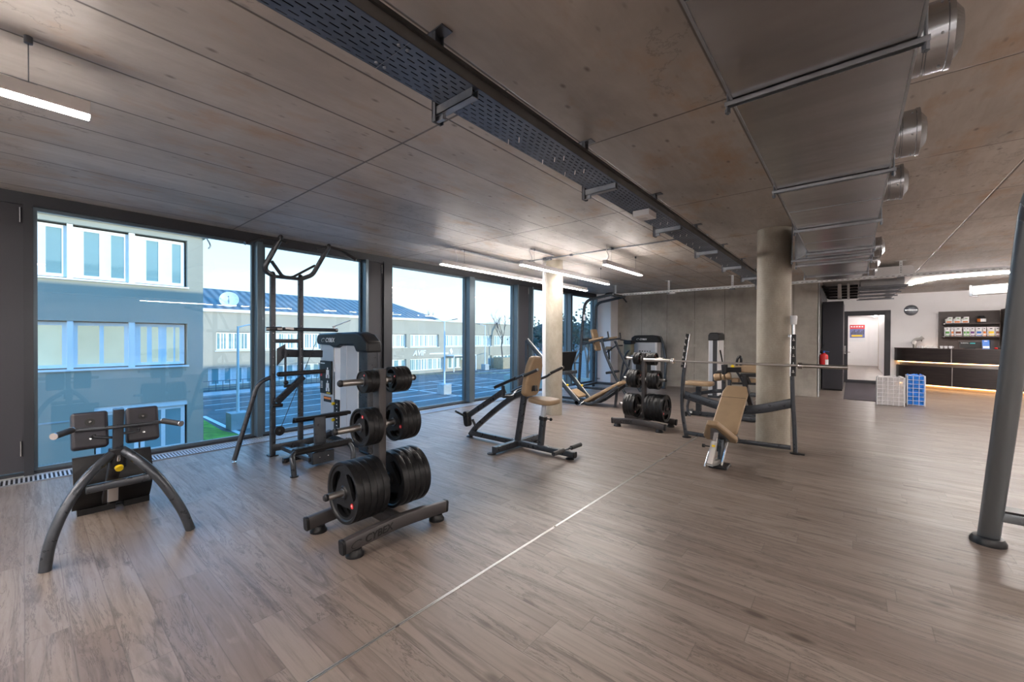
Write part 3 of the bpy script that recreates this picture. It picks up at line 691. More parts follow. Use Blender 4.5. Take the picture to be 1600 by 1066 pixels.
# goods on the upper shelf
M['orange'] = simple('orange_print', (.75, .22, .04), .5); M['green'] = simple('green_print', (.12, .35, .08), .5)
M['purple'] = simple('purple_print', (.16, .05, .22), .5); M['blue'] = simple('blue_print', (.03, .16, .55), .4); M['brown'] = simple('brown_print', (.16, .05, .03), .5)
for i, x in enumerate((2.23, 2.40, 2.57)):
    b = thing('cut_corner_box', ['leftmost', 'middle', 'rightmost'][i] + ' of three white boxes with orange print on the upper shelf', 'box', (x + .08, 18.35, 2.02), 'boxes on the upper shelf')
    obj('carton', G().prism([(0, 0), (.15, 0), (.15, .185), (.055, .185), (.04, .14), (0, .13)], (x, 18.30, 2.022), (1, 0, 0), (0, 0, 1), (0, .12, 0)), M['white'], b)
    g = G(); g.box(x + .02, x + .13, 18.296, 18.30, 2.035, 2.075); obj('print', g, M['orange'], b)
    obj('small_print', G().box(x + .07, x + .12, 18.296, 18.30, 2.15, 2.17).box(x + .01, x + .05, 18.296, 18.30, 2.11, 2.12), M['green'], b)
j = thing('supplement_tub', 'black round tub with orange and white label on the upper shelf', 'tub', (2.98, 18.37, 2.02))
obj('tub', G().lathe((2.98, 18.37, 2.022), (0, 0, 1), [(0, 0), (.085, 0), (.092, .01), (.092, .15), (.07, .175), (.07, .18), (0, .18)], 24), M['black'], j)
obj('lid', G().lathe((2.98, 18.37, 2.20), (0, 0, 1), [(0, 0), (.066, 0), (.066, .03), (0, .03)], 24), M['black'], j)
g = G(); N = 16
for i in range(N):
    g.k = 0 if i < 6 else 1
    a0, a1 = PI + .25 + 2.6 * i / N, PI + .25 + 2.6 * (i + 1) / N
    g.add([(2.98 + .094 * math.cos(a), 18.37 + .094 * math.sin(a), z) for a in (a0, a1) for z in (2.05, 2.14)], [(0, 2, 3, 1)])
obj('label_band', g, [M['orange'], M['white']], j)
# pouches on the lower shelf
def pouch(x, wd, c, label, h=.27, thin=.05):
    t = thing('snack_pouch', label, 'pouch', (x, 18.33, 1.62), 'pouches on the lower shelf'); g = G(); n = 7; vs = []
    zs = [0, .05, .12, .19, .24, .265, .27]; ths = [thin, thin * 1.1, thin, thin * .7, thin * .3, .004, .004]; ws = [.9, 1, .97, .92, .97, 1, 1]
    for z, th, wk in zip(zs, ths, ws):
        z *= h / .27; hw = wd / 2 * wk
        vs += [(x - hw, 18.33 - th * .2, 1.622 + z), (x - hw * .5, 18.33 - th, 1.622 + z), (x + hw * .5, 18.33 - th, 1.622 + z), (x + hw, 18.33 - th * .2, 1.622 + z), (x + hw * .5, 18.33 + th * .6, 1.622 + z), (x - hw * .5, 18.33 + th * .6, 1.622 + z)]
    g.add(vs, [(i * 6 + k, i * 6 + (k + 1) % 6, i * 6 + 6 + (k + 1) % 6, i * 6 + 6 + k) for i in range(6) for k in range(6)] + [(0, 1, 2, 3, 4, 5), tuple(36 + k for k in range(6))])
    obj('bag', g, M['white'], t)
    y = 18.33 - thin * 1.12 - .003
    obj('print', G().box(x - wd * .32, x + wd * .32, y, y + .012, 1.622 + h * .28, 1.622 + h * .52).box(x - wd * .3, x + wd * .40, y, y + .012, 1.622 + h * .04, 1.622 + h * .12), c, t)
    obj('logo_patch', G().box(x - wd * .15, x + wd * .15, y + thin * .5, y + thin * .5 + .012, 1.622 + h * .78, 1.622 + h * .86), M['ink'], t)
for x, wd, c, l in ((2.27, .13, 'green', 'white pouch with lime print at the left end of the lower shelf'), (2.375, .07, 'orange', 'narrow pouch with red-orange print, second from the left on the lower shelf'),
        (2.50, .17, 'brown', 'wide white pouch with dark brown print on the lower shelf'), (2.63, .06, 'green', 'narrowest white pouch with green print, right of the wide brown-print pouch'), (2.695, .08, 'green', 'white pouch with dark and green print left of the purple one'),
        (2.79, .11, 'purple', 'white pouch with purple print on the lower shelf'), (2.92, .14, 'blue', 'white pouch with blue print on the lower shelf'), (3.03, .08, 'orange', 'slim pouch with orange and yellow print right of the blue one'),
        (3.16, .16, 'yellow', 'wide pouch with big yellow print on the lower shelf'), (3.285, .09, 'brown', 'dark-printed pouch at the right end of the lower shelf')):
    pouch(x, wd, M[c], l)
# things on the counter
mo = thing('monitor_back', 'black monitor seen from behind on the counter', 'monitor', (2.66, 17.62, 1.245))
obj('housing', G().box(2.43, 2.86, 17.60, 17.63, 1.275, 1.44), M['ink'], mo, bev=.005)
obj('top_cover', G().box(2.42, 2.87, 17.58, 17.66, 1.44, 1.49), M['wengelight'], mo, bev=.005)
obj('stand', G().box(2.55, 2.75, 17.6, 17.75, 1.2455, 1.275), M['black'], mo)
text('Lenovo', .05, M['wink'], mo, (2.46, 17.597, 1.40), (1, 0, 0), (0, 0, 1))
obj('status_light', G().box(2.64, 2.74, 17.596, 17.60, 1.395, 1.42), simple('cyan_sticker', (.05, .45, .50), .5), mo)
lf = thing('leaflet_holder', 'blue leaflet in a clear stand beside the monitor', 'leaflet', (2.94, 17.5, 1.245))
g = G(); g.bar((2.93, 17.47, 1.25), (2.93, 17.53, 1.50), .14, .006, up=(0, 1, 0)); obj('leaflet', g, M['blue'], lf)
g = G().bar((2.93, 17.462, 1.27), (2.93, 17.475, 1.33), .12, .004, up=(0, 1, 0)).bar((2.93, 17.515, 1.465), (2.93, 17.519, 1.48), .06, .004, up=(0, 1, 0)); obj('picture', g, M['wink'], lf)
g = G().box(3.01, 3.07, 17.48, 17.6, 1.2455, 1.5); obj('back_stand', g, M['navy'], lf)
tag(obj('red_item', G().ball((3.12, 17.5, 1.272), .03, 10, (1.3, 1, .9)), M['red']), 'small red object on the counter right of the leaflet', 'object')
pt = thing('card_terminal', 'black card terminal with orange base near the right end of the counter', 'terminal', (3.36, 17.35, 1.245))
obj('terminal', G().box(3.32, 3.40, 17.32, 17.38, 1.29, 1.50), M['black'], pt, bev=.01); obj('base', G().box(3.31, 3.41, 17.3, 17.4, 1.2455, 1.29), M['orange'], pt)
tp = thing('beverage_tap', 'chrome tap column with an angled spout on the counter', 'tap', (1.56, 18.22, 1.245))
obj('column', G().cyl((1.545, 18.22, 1.2455), (1.545, 18.22, 1.46), .04, 16).beam(bend([(1.52, 18.22, 1.36), (1.55, 18.22, 1.49), (1.66, 18.2, 1.53), (1.73, 18.19, 1.59)], .03), .08, .11), M['brushed'], tp)
obj('spout', G().cyl((1.70, 18.19, 1.55), (1.695, 18.19, 1.45), .022, 12, .012), M['chrome'], tp)
dt = thing('drip_tray', 'steel drip tray beside the tap on the counter', 'tray', (1.85, 17.98, 1.245))
obj('tray', G().box(1.68, 2.02, 17.92, 18.06, 1.2455, 1.275), M['chrome'], dt, bev=.004); obj('back', G().box(1.78, 1.95, 18.06, 18.08, 1.2455, 1.33), M['brushed'], dt)
cupm = G().lathe((0, 0, 0), (0, 0, 1), [(0, 0), (.026, 0), (.038, .075), (.035, .075), (.024, .006), (0, .006)], 20)
c0 = None
for i, (x, y, l) in enumerate(((1.62, 18.0, 'white cup nearest the tap on the counter'), (1.68, 17.86, 'white cup second from the tap'), (2.08, 17.72, 'white cup just right of the drip tray'), (2.17, 17.70, 'white cup in the middle of the right-hand row of three'), (2.26, 17.64, 'white cup at the right end of the row of cups'))):
    if c0 is None:
        c0 = thing('cup', l, 'cup', (0, 0, 0), 'cups on the counter'); obj('bowl', cupm, M['white'], c0); obj('cup_handle', G().tube(smooth([(.034, 0, .06), (.06, 0, .055), (.058, 0, .03), (.03, 0, .02)]), .005, 6), M['white'], c0); c = c0
    else: c = dup(c0, l)
    c.location = (x, y, 1.2465)
# round dark clock-like disc on the white wall
rc = thing('wall_clock', 'dark grey round wall disc with a silver crossbar on the white wall', 'clock', (1.485, YC, 2.47))
obj('dial', G().lathe((1.485, YC, 2.47), (0, -1, 0), [(0, .03), (.155, .03), (.17, .02), (.172, 0)], 40), M['zincdark'], rc)
obj('hand', G().bar((1.335, YC - .035, 2.475), (1.49, YC - .035, 2.468), .022, .008, up=(0, 1, 0)).bar((1.49, YC - .035, 2.468), (1.63, YC - .035, 2.478), .016, .008, up=(0, 1, 0)).ball((1.49, YC - .035, 2.468), .014, 8), M['chrome'], rc)
# wire baskets
def basket(x0, x1, y0, y1, h, label, fill, fname):
    t = thing('wire_basket', label, 'basket', ((x0 + x1) / 2, (y0 + y1) / 2, 0)); g = G(); r = .005
    for z in [.02 + (h - .02) * i / 7 for i in range(8)]:
        g.tube([(x0, y0, z), (x1, y0, z)], r, 5).tube([(x0, y1, z), (x1, y1, z)], r, 5).tube([(x0, y0, z), (x0, y1, z)], r, 5).tube([(x1, y0, z), (x1, y1, z)], r, 5)
    n = max(3, round((x1 - x0) / .085)); m_ = max(3, round((y1 - y0) / .085))
    for i in range(n + 1):
        x = x0 + (x1 - x0) * i / n
        for y in (y0, y1): g.tube([(x, y, .0), (x, y, h)], r if 0 < i < n else .009, 5)
    for i in range(1, m_):
        y = y0 + (y1 - y0) * i / m_
        for x in (x0, x1): g.tube([(x, y, .02), (x, y, h)], r, 5)
    obj('wire_frame', g, M['white'], t)
    g = G(); random.seed(5); K = 14
    gx = lambda a: x0 + .02 + (x1 - x0 - .04) * a
    pts = [];
    per = [(i / K, 0) for i in range(K)] + [(1, i / K) for i in range(K)] + [(1 - i / K, 1) for i in range(K)] + [(0, 1 - i / K) for i in range(K)]
    Z = 10; vs = []
    for k in range(Z + 1):
        for a, b in per:
            q = random.uniform(-.008, .012); vs.append((gx(a) + (a - .5) * q, y0 + .02 + (y1 - y0 - .04) * b + (b - .5) * q, .01 + (h - .01 + (random.uniform(-.01, .03) if k == Z else 0)) * k / Z))
    L = len(per)
    g.add(vs, [(k * L + i, k * L + (i + 1) % L, (k + 1) * L + (i + 1) % L, (k + 1) * L + i) for k in range(Z) for i in range(L)] + [tuple(Z * L + i for i in range(L)), tuple(range(L))])
    obj(fname, g, fill, t, smoothing=False)
M['plasticbag'] = m_glass('cloudy_bag', (.80, .78, .78), 1.4)
mm = MB('cloudy_plastic', .35); mm.color((.75, .73, .74)); mm.b.inputs['Alpha'].default_value = .55; M['cloudy'] = mm.m
basket(.46, .92, 12.62, 12.95, .64, 'white wire basket lined with cloudy clear plastic by the entrance mat', M['cloudy'], 'liner')
basket(.99, 1.28, 13.0, 13.4, .68, 'white wire basket filled with blue plastic film before the counter', simple('blue_film', (.01, .20, .75), .3, 0, .4, 14), 'blue_filling')
# fire extinguisher on the wall end
fe = thing('fire_extinguisher', 'red fire extinguisher hung at the end of the concrete wall', 'extinguisher', (-.56, 13.42, .78))
ex, ey, ez = -.555, 13.42, .74
obj('cylinder', G().lathe((ex, ey, ez), (0, 0, 1), [(0, .0), (.08, .0), (.09, .02), (.09, .32), (.075, .37), (.03, .39), (.03, .41), (0, .41)], 28), M['red'], fe)
obj('base_ring', G().lathe((ex, ey, ez), (0, 0, 1), [(0, -.012), (.088, -.012), (.091, .0), (.091, .02), (0, .02)], 28), M['black'], fe)
obj('valve', G().cyl((ex, ey, ez + .40), (ex, ey, ez + .45), .022, 12).bar((ex - .01, ey, ez + .46), (ex + .11, ey - .02, ez + .44), .02, .012), M['blue'], fe)
obj('hose', G().tube(smooth([(ex - .02, ey, ez + .43), (ex - .07, ey - .03, ez + .42), (ex - .03, ey - .07, ez + .52), (ex + .0, ey - .07, ez + .62)]), .015, 8), M['black'], fe)
obj('label_sticker', G().sweep([(ex + .01, ey - .004, ez + .07), (ex + .01, ey - .004, ez + .24)], [(.0905 * math.cos(a), .0905 * math.sin(a)) for a in [PI * 1.1 + .1 * k for k in range(11)]], up=(0, 1, 0), cap=False), M['white'], fe)
obj('wall_bracket', G().box(-.655, ex - .07, ey - .03, ey + .03, ez + .1, ez + .35), M['black'], fe)
# ================================================================== OUTSIDE
GZ = -3.2
struct('ground', G().box(-160, XW - .4, -60, 200, GZ - .3, GZ), M['asphalt'])
struct('trim_6', G().box(XW - .4, XW - .12, RY0, YC + 8, GZ, .0).box(XW - .4, XW - .1, RY0, YC + 8, H - .05, 5.6), M['plaster'])
g = G(); g.poly([P(u, v, z=GZ + .03) for u, v in ((318, 656), (322, 658), (347, 673), (392, 683), (400, 690), (390, 712), (318, 700))], (0, 0, -.04))
tag(obj('lawn', g, M['grass']), 'patch of bright lawn at the corner of the near office block', 'lawn', kind='stuff')
def ribbon(g, pts, wd, z=GZ + .02):
    pts = [V((p[0], p[1], z)) for p in pts]; vs = []
    for i, p in enumerate(pts):
        t = (pts[min(i + 1, len(pts) - 1)] - pts[max(i - 1, 0)]).normalized(); n = V((-t.y, t.x, 0)) * wd / 2; vs += [p + n, p - n]
    g.add(vs, [(2 * i, 2 * i + 1, 2 * i + 3, 2 * i + 2) for i in range(len(pts) - 1)]); return g
g = G()
ribbon(g, [P(u, v, z=GZ) for u, v in ((318, 651), (345, 664), (384, 682), (420, 700))], .22)
for x in (-36.4, -33.8, -31.2, -28.6, -26.0, -23.4, -20.8, -18.2, -15.6, -13.0, -10.4): ribbon(g, [(x, 7.6 + (x + 20) * -.02), (x, 17)], .16)
for x in (-34.5, -32, -29.5, -27.0, -24.5, -22, -19.5, -17, -14.5, -12): ribbon(g, [(x, 17.6), (x, 34.0)], .17)
for y in (17, 22.5, 28.0, 34): ribbon(g, [(-35, y), (-11, y)], .20)
for x in (-42, -39.4, -36.8, -34.2, -31.6): ribbon(g, [(x, 40), (x, 52)], .25)
struct('road_marking', g, M['lineW'], smoothing=False)
g = G(); ribbon(g, [(-46.5, 27), (-41, 36), (-34, 44.5), (-30, 48)], .3); ribbon(g, [(-45.8, 26.6), (-40.4, 35.5), (-33.4, 44), (-29.4, 47.4)], .2); ribbon(g, [(-18, 12.4), (-14, 12.4), (-12.5, 14)], .25)
for k in range(8): ribbon(g, [(-18 + k * .6, 12.5), (-17.5 + k * .6, 14)], .12)
struct('yellow_road_marking', g, M['lineY'], smoothing=False)
struct('kerb', G().box(-38.9, -38.3, 8, 27, GZ, GZ + .14).box(-41.5, -38.9, 8, 27, GZ, GZ + .06), M['kerb'])
def facade(g, x, y0, y1, z0, z1, ops, th):      # wall slab facing +X with real openings
    ycut = sorted({y0, y1, *[o[0] for o in ops], *[o[1] for o in ops]}); zcut = sorted({z0, z1, *[o[2] for o in ops], *[o[3] for o in ops]})
    for a, b in zip(ycut[:-1], ycut[1:]):
        run = None
        for c, d in zip(zcut[:-1], zcut[1:]):
            hole = any(o[0] <= a and b <= o[1] and o[2] <= c and d <= o[3] for o in ops)
            if hole:
                if run: g.box(x - th, x, a, b, run[0], run[1]); run = None
            else: run = (run[0], d) if run else (c, d)
        if run: g.box(x - th, x, a, b, run[0], run[1])
def sashes(par, x, y0, y1, z0, z1, n, fw=.11, curtain=None, every=1, seed=1, pane='paneout'):
    rnd = random.Random(seed); g = G()
    g.box(x - .076, x - .004, y0 + .004, y1 - .004, z0, z0 + fw).box(x - .076, x - .004, y0 + .004, y1 - .004, z1 - fw, z1)
    step = (y1 - y0) / n
    for i in range(n + 1):
        yy = min(max(y0 + i * step, y0 + fw / 2), y1 - fw / 2); g.box(x - .08, x, yy - fw / 2, yy + fw / 2, z0 + .003, z1 - .003)
    w_ = obj('window', g, M['upvc'], par, smoothing=False)
    obj('pane', G().box(x - .05, x - .03, y0, y1, z0, z1), M[pane], w_, smoothing=False)
    g = G()
    for i in range(n):
        a = y0 + i * step + fw / 2; b = y0 + (i + 1) * step - fw / 2
        if curtain == 'half' : g.box(x - .03, x - .02, a, a + (b - a) * rnd.uniform(.3, .55), z0 + fw, z1 - fw)
        elif curtain == 'strips':
            yy = a
            while yy < b - .05: q = rnd.uniform(.05, .16); g.box(x - .03, x - .02, yy, min(yy + q, b), z0 + fw, z1 - fw); yy += q + rnd.uniform(.06, .22)
        elif curtain == 'patch': g.box(x - .03, x - .02, a + .15 * (b - a), b - .1 * (b - a), z0 + fw + .3, z1 - fw - .35)
    if g.v: obj('curtain', g, M['white'] if curtain != 'strips' else M['upvc'], w_, smoothing=False)
    return w_
# near office block
nb = thing('office_building', 'near beige three-storey office block with wide white windows', 'building', (-25, -4, GZ))
XN = -20.0; YN = 4.62
ops = [(-9.5, 4.12, 3.42, 5.26), (-9.5, 4.12, .36, 2.02), (1.55, 4.12, -2.80, -.95)]
g = G(); facade(g, XN, -10, YN, GZ, 5.45, ops, .35); g.box(XN - 9, XN - .35, YN - .3, YN, GZ, 5.45).box(XN - 9, XN - .35, -10, -9.7, GZ, 5.45); obj('wall', g, M['plaster2'], nb, smoothing=False)
obj('roof_band', G().box(XN - 9.2, XN + .06, -10.1, YN + .10, 5.45, 5.78), M['plaster'], nb, smoothing=False)
obj('roof_trim', G().box(XN - 9.3, XN + .14, -10.2, YN + .16, 5.78, 5.84), M['white'], nb, smoothing=False)
obj('recess_back', G().box(XN - 2.6, XN - 2.5, -9.7, YN - .3, GZ, 5.4).box(XN - 2.6, XN - .35, -9.7, YN - .3, 5.35, 5.4).box(XN - 2.6, XN - .35, -9.7, YN - .3, .1, .2).box(XN - 2.6, XN - .35, -9.7, YN - .3, 3.2, 3.3), M['plaster'], nb, smoothing=False)
for z0, z1, cu in ((3.48, 5.20, 'half'), (.44, 1.98, 'patch')):
    for i, (a, b) in enumerate(((-6.4, -4.9), (-4.7, -3.2), (-2.9, -.85), (-.72, .93), (1.07, 2.44), (2.60, 4.06))):
        sashes(nb, XN - .18, a, b, z0, z1, 2, .11, ('strips' if i == 5 else None) if cu == 'patch' else cu, seed=i, pane='litpane' if cu == 'patch' else 'paneout')
    g = G()
    for a, b in ((-.85, -.72), (.93, 1.07), (2.44, 2.60), (-3.2, -2.9), (-4.9, -4.7)): g.box(XN - .2, XN - .02, a, b, z0 - .06, z1 + .05)
    g.box(XN - .2, XN + .06, -9.5, 4.16, z0 - .10, z0 - .04); obj('pier', g, M['upvc'], nb, smoothing=False)
sashes(nb, XN - .1, 1.6, 2.7, -2.78, -1.15, 2, .12, None); sashes(nb, XN - .1, 2.75, 4.05, -2.78, -1.15, 2, .12, None)
obj('lintel', G().box(XN - .3, XN - .04, 1.55, 4.12, -1.15, -.95), M['upvc'], nb, smoothing=False)
obj('ledge', G().box(XN - .1, XN + .02, -10, 1.5, -1.35, -1.30), M['kerb'], nb, smoothing=False)
obj('downpipe', G().tube(smooth([(XN + .16, YN - .05, 5.8), (XN + .2, YN + .05, 5.5), (XN + .1, YN + .22, 5.2), (XN + .1, YN + .16, 5.05)]), .03, 6), M['zincdark'], nb)
# far office block
fb = thing('office_building', 'long far two-storey beige office block beyond the car park', 'building', (-50, 30, GZ))
XF = -43.5; ups = [(3.5, 7.5), (11.0, 20.3), (20.7, 25.0), (29.0 - 2.7, 31.2), (31.8, 36.5), (37.7, 47.2), (47.7, 52.1)]
lows = [(3.5, 8.0), (10.4, 20.3), (20.7, 25.0), (26.3, 31.2), (31.8, 37.4), (38.1, 42), (45.8, 47.2), (47.7, 52.1)]
ops = [(a, b, .28, 1.97) for a, b in ups] + [(a, b, -2.85, -1.2) for a, b in lows]
g = G(); facade(g, XF, 0, 56.0, GZ, 3.75, ops, .5); g.box(XF - 13, XF - .5, 55.5, 56, GZ, 3.75).box(XF - 1.1, XF - 1.0, 0, 55.5, GZ, 3.7); obj('wall', g, M['plaster'], fb, smoothing=False)
obj('roof_edge', G().box(XF - 13, XF + .12, 0, 56.1, 3.75, 4.02), M['upvc'], fb, smoothing=False)
for i, (a, b) in enumerate(ups): sashes(fb, XF - .25, a, b, .30, 1.95, max(3, round((b - a) / .85)), .13, 'strips', seed=i)
for i, (a, b) in enumerate(lows): sashes(fb, XF - .25, a, b, -2.83, -1.22, max(2, round((b - a) / .9)), .13, 'half' if i % 2 else 'strips', seed=i + 20)
g = G(); 
for a, b in ups: g.box(XF - .2, XF + .08, a - .1, b + .1, .20, .28)
obj('window_sill', g, M['upvc'], fb, smoothing=False)
g = G(); g.add([(XF, 0, 4.02), (XF, 36.8, 4.02), (XF - 6.6, 0, 6.42), (XF - 6.6, 33.5, 6.42), (XF - 13, 0, 4.02), (XF - 13, 36.8, 4.02)], [(0, 1, 3, 2), (2, 3, 5, 4), (1, 5, 3), (0, 2, 4), (0, 4, 5, 1)])
obj('roof', g, M['roof'], fb, smoothing=False)
text('AVIF', .95, M['upvc'], fb, P(645, 556, x=XF + .03), (0, 1, 0), (0, 0, 1), .04, 'sign_lettering', shear=.3, bold=.02)
g = G(); g.box(XF, XF + .04, 34.9, 38.2, -.72, -.55); g.prism([(0, -.45), (.3, -.1), (0, .45), (-.3, .1)], (XF + .02, 38.7, -.35), (0, 1, 0), (0, 0, 1), (.05, 0, 0)); obj('sign_line', g, M['upvc'], fb)
g = G()
for y0, y1 in ((37.9, 38.0), (40.4, 40.5), (42.2, 42.3)): g.box(XF + 1.4, XF + 1.5, y0, y1, GZ, -1.0)
g.box(XF, XF + 1.5, 37.9, 42.3, -1.05, -.9); obj('porch_frame', g, M['upvc'], fb, smoothing=False)
# dish, lamps, planter, ramp, rail
sd_ = thing('satellite_dish', 'large round satellite dish standing at the roof edge', 'dish', (-44.3, 12.2, 4.05))
dn = V((1, -.35, .35)).normalized(); dc = V((-44.3, 12.2, 4.98))
obj('reflector', G().lathe(dc, dn, [(0, -.16), (.3, -.13), (.55, -.06), (.74, .04), (.76, .03), (.55, -.10), (.3, -.17), (0, -.2)], 32), simple('dish_white', (.75, .80, .82), .5), sd_)
obj('mast', G().cyl((-44.35, 12.2, 4.03), (-44.35, 12.2, 4.95), .04, 8).cyl(dc - dn * .1 - V((0, 0, .5)), dc + dn * .7, .02, 6).ball(dc + dn * .7, .07, 8), M['zinc'], sd_)
def street(x, y, h, label, arms):
    t = thing('street_lamp', label, 'street lamp', (x, y, GZ), 'car park lamps')
    obj('base', G().box(x - .42, x + .42, y - .42, y + .42, GZ, GZ + .85), M['kerb'], t, bev=.02)
    obj('post', G().cyl((x, y, GZ + .85), (x, y, GZ + h), .075, 12, .05), M['upvc'], t)
    for dx, dy in arms:
        e_ = V((x + dx, y + dy, GZ + h + .22)); a = obj('arm', G().tube([(x, y, GZ + h - .05), (x + dx * .35, y + dy * .35, GZ + h + .07), tuple(e_)], .03, 8), M['upvc'], t)
        obj('lamp_head', G().bar((x + dx * .55, y + dy * .55, GZ + h + .13), e_, .22, .06), M['zincdark'], t)
street(-24.2, 7.05, 5.25, 'street lamp nearest the lawn with a single arm', [(-.1, 1.15)])
street(-26.2, 22.6, 6.1, 'street lamp with two arms in the middle of the car park', [(-.9, -1.0), (.6, .9)])
street(-41.6, 43.7, 6.6, 'farthest street lamp with one arm seen past the mullion', [(-1.0, -.9)])
pb = thing('tree_planter', 'square wooden planter box with chevron boards holding a bare tree', 'planter', (-41.6, 47.6, GZ))
g = G(); g.box(-42.6, -40.6, 46.6, 48.6, GZ, GZ + 1.75); obj('box', g, M['wood'], pb, bev=.03)
g = G()
for k in range(7):
    for s in (1, -1): g.bar((-40.59, 47.6, GZ + .15 + k * .25), (-40.59, 47.6 + s * .95, GZ + .15 + k * .25 - .0 + (.5 if k < 5 else .1)), .02, .03)
obj('chevron_board', g, M['plaster'], pb)
def tree(name, label, x, y, z, h, r, n, seed, fol=None, up=.6):
    rnd = random.Random(seed); t = thing(name, label, 'tree', (x, y, z)); g = G(); tips = []
    def grow(p, d, l, rr, lev):
        q = p + d * l; m_ = (p + q) / 2 + V((rnd.uniform(-1, 1), rnd.uniform(-1, 1), 0)) * l * .05
        g.sweep([p, m_, q], circ(rr, 6 if lev < 2 else 4), scale=[1, .85, .65], cap=False)
        if lev >= n: tips.append(q); return
        for i in range(3 if lev else 4):
            a = rnd.uniform(0, 2 * PI); sp_ = rnd.uniform(.35, .75)
            nd = (d * up + V((math.cos(a), math.sin(a), .35)) * sp_).normalized(); grow(p + d * l * rnd.uniform(.6, 1), nd, l * rnd.uniform(.55, .75), rr * .55, lev + 1)
    grow(V((x, y, z)), V((0, 0, 1)), h * .42, r, 0)
    obj('branches', g, M['bark'], t)
    if fol:
        g = G()
        for q in tips:
            for i in range(fol):
                c = q + V([rnd.gauss(0, .35) for _ in range(3)]); a = V([rnd.uniform(-1, 1) for _ in range(3)]).normalized() * .13; b = a.orthogonal().normalized() * .09
                g.add([c - a, c - b, c + a, c + b], [(0, 1, 2, 3)])
        obj('foliage', g, M['foliage'], t, smoothing=False)
tree('bare_tree', 'slender bare tree growing from the wooden planter box', -41.6, 47.6, GZ + 1.7, 8.2, .11, 4, 4, up=1.0)
for i, (x, y, h, s) in enumerate(((-60, 44, 6.5, 1), (-62, 49, 7.5, 2), (-66, 60, 7.5, 3))):
    tree('bare_tree', ['bare tree behind the roof, left of the far mullion', 'bushy bare tree behind the roof, left of the street lamp', 'bare tree behind the roof at the end of the far block'][i], x, y, GZ, h + 3.2, .2, 4, s, up=.8)
for i, (u, d, h) in enumerate(((836, 36, 6.6), (858, 40, 6.4), (878, 34, 7.2), (898, 38, 6.6), (918, 33, 7.0), (938, 36, 6.6))):
    q = P(u, 540, z=GZ); dr_ = (q - CAM); dr_.z = 0; dr_.normalize(); q = V((0, 0, 0)) + dr_ * d
    tree('garden_tree', ['leafy dark tree seen just right of the grey flap', 'leafy tree hidden partly by the white pipe', 'leafy tree right of the slim column', 'leafy tree left of the last mullion', 'leafy tree behind the pull-up tower', 'leafy tree at the right end of the windows'][i], q.x, q.y, GZ, h, .14, 4, 30 + i, 5, up=.75)
g = G(); q0, q1 = P(822, 600, z=GZ), P(945, 600, z=GZ)
a = V((-18.5, 23.5, 0)); b = V((-13, 29, 0))
g.bar((-22.5, 26, GZ + .8), (-9, 30.5, GZ + .8), .3, 1.6); tag(obj('garden_wall', g, M['plaster2']), 'low pale garden wall in front of the leafy trees', 'wall')
rp = thing('ramp_wall', 'sloping concrete ramp wall rising across the far car park', 'ramp', (-38, 36, GZ))
a, b, c_, d_ = P(683, 578, x=-38.5), P(765, 573, x=-34), P(765, 546, x=-34), P(683, 572, x=-38.5)
a = P(686.6, 580.5, z=GZ); b = P(761, 576.5, z=GZ); ha = P(686.6, 572, y=a.y).z - GZ; hb = P(761, 551, y=b.y).z - GZ
n_ = V((b.y - a.y, a.x - b.x, 0)).normalized() * -.35
g = G(); vs = [a, b, b + V((0, 0, hb)), a + V((0, 0, ha))]; g.poly(vs, n_); obj('wall_slab', g, M['plaster2'], rp, smoothing=False)
g = G(); vs = [a + n_ * 3, b + n_ * 3, b + n_ * 3 + V((0, 0, hb)), a + n_ * 3 + V((0, 0, ha))]; g.poly(vs, n_); g.poly([b, b + n_ * 4, b + n_ * 4 + V((0, 0, hb - .1)), b + V((0, 0, hb - .1))], V((.3, .8, 0)) * .2); obj('ramp_body', g, M['plaster'], rp, smoothing=False)
rl = thing('fence_rail', 'low metal railing along the foot of the far block', 'railing', (-41.5, 15, GZ))
g = G()
for z in (.35, .95): g.tube([(-41.6, 6, GZ + z), (-41.6, 27, GZ + z)], .03, 5)
y = 6.0
while y <= 27: g.tube([(-41.6, y, GZ + .06), (-41.6, y, GZ + .95)], .025, 5); y += .5
obj('railing', g, M['zincdark'], rl)
g = G(); rnd = random.Random(9); pts = []
for i in range(61):
    y = -20 + i * 6; pts.append((-150 + 20 * math.sin(i * .2), y, 6.5 + 2.2 * math.sin(i * .35) + 1.3 * math.sin(i * .9) + rnd.uniform(-.5, .9) + (3 if i > 20 else 0)))
vs = [];
for x, y, z in pts: vs += [(x + 25, y, GZ), (x, y, z), (x - 40, y, GZ)]
g.add(vs, [(i * 3 + j, i * 3 + j + 1, i * 3 + 4 + j, i * 3 + 3 + j) for i in range(60) for j in range(2)])
struct('hills', g, M['hill'])
# ================================================================== EQUIPMENT
def pad(name, c, ax, ay, w, h, d, mat, par, r=.05, bev=.02, outline=None):
    ax = V(ax).normalized(); ay = V(ay).normalized(); n = ax.cross(ay).normalized()
    g = G().prism(outline or rrect(w, h, r), V(c) - n * d / 2, ax, ay, n * d)
    return obj(name, g, mat, par, bev=bev, seg=4)
def logo(par, o, ax, ay, h, mat, name='brand_lettering'):
    ax = V(ax).normalized(); t = text('CYBEX', h, mat, par, V(o) + ax * h * 1.35, ax, ay, .001, name, shear=.25, bold=h * .02)
    g = G(); emblem(g, V(o) + ax * h * .55 + V(ay).normalized() * h * .33, ax, ay, h * .42, .0012)
    obj('brand_emblem', g, mat, par, smoothing=False); return t
def foot(g, x, y, r=.045, h=.02, sx=1): g.lathe((x, y, 0), (0, 0, 1), [(0, 0), (r, 0), (r, h * .6), (r * .8, h), (0, h)], 16)

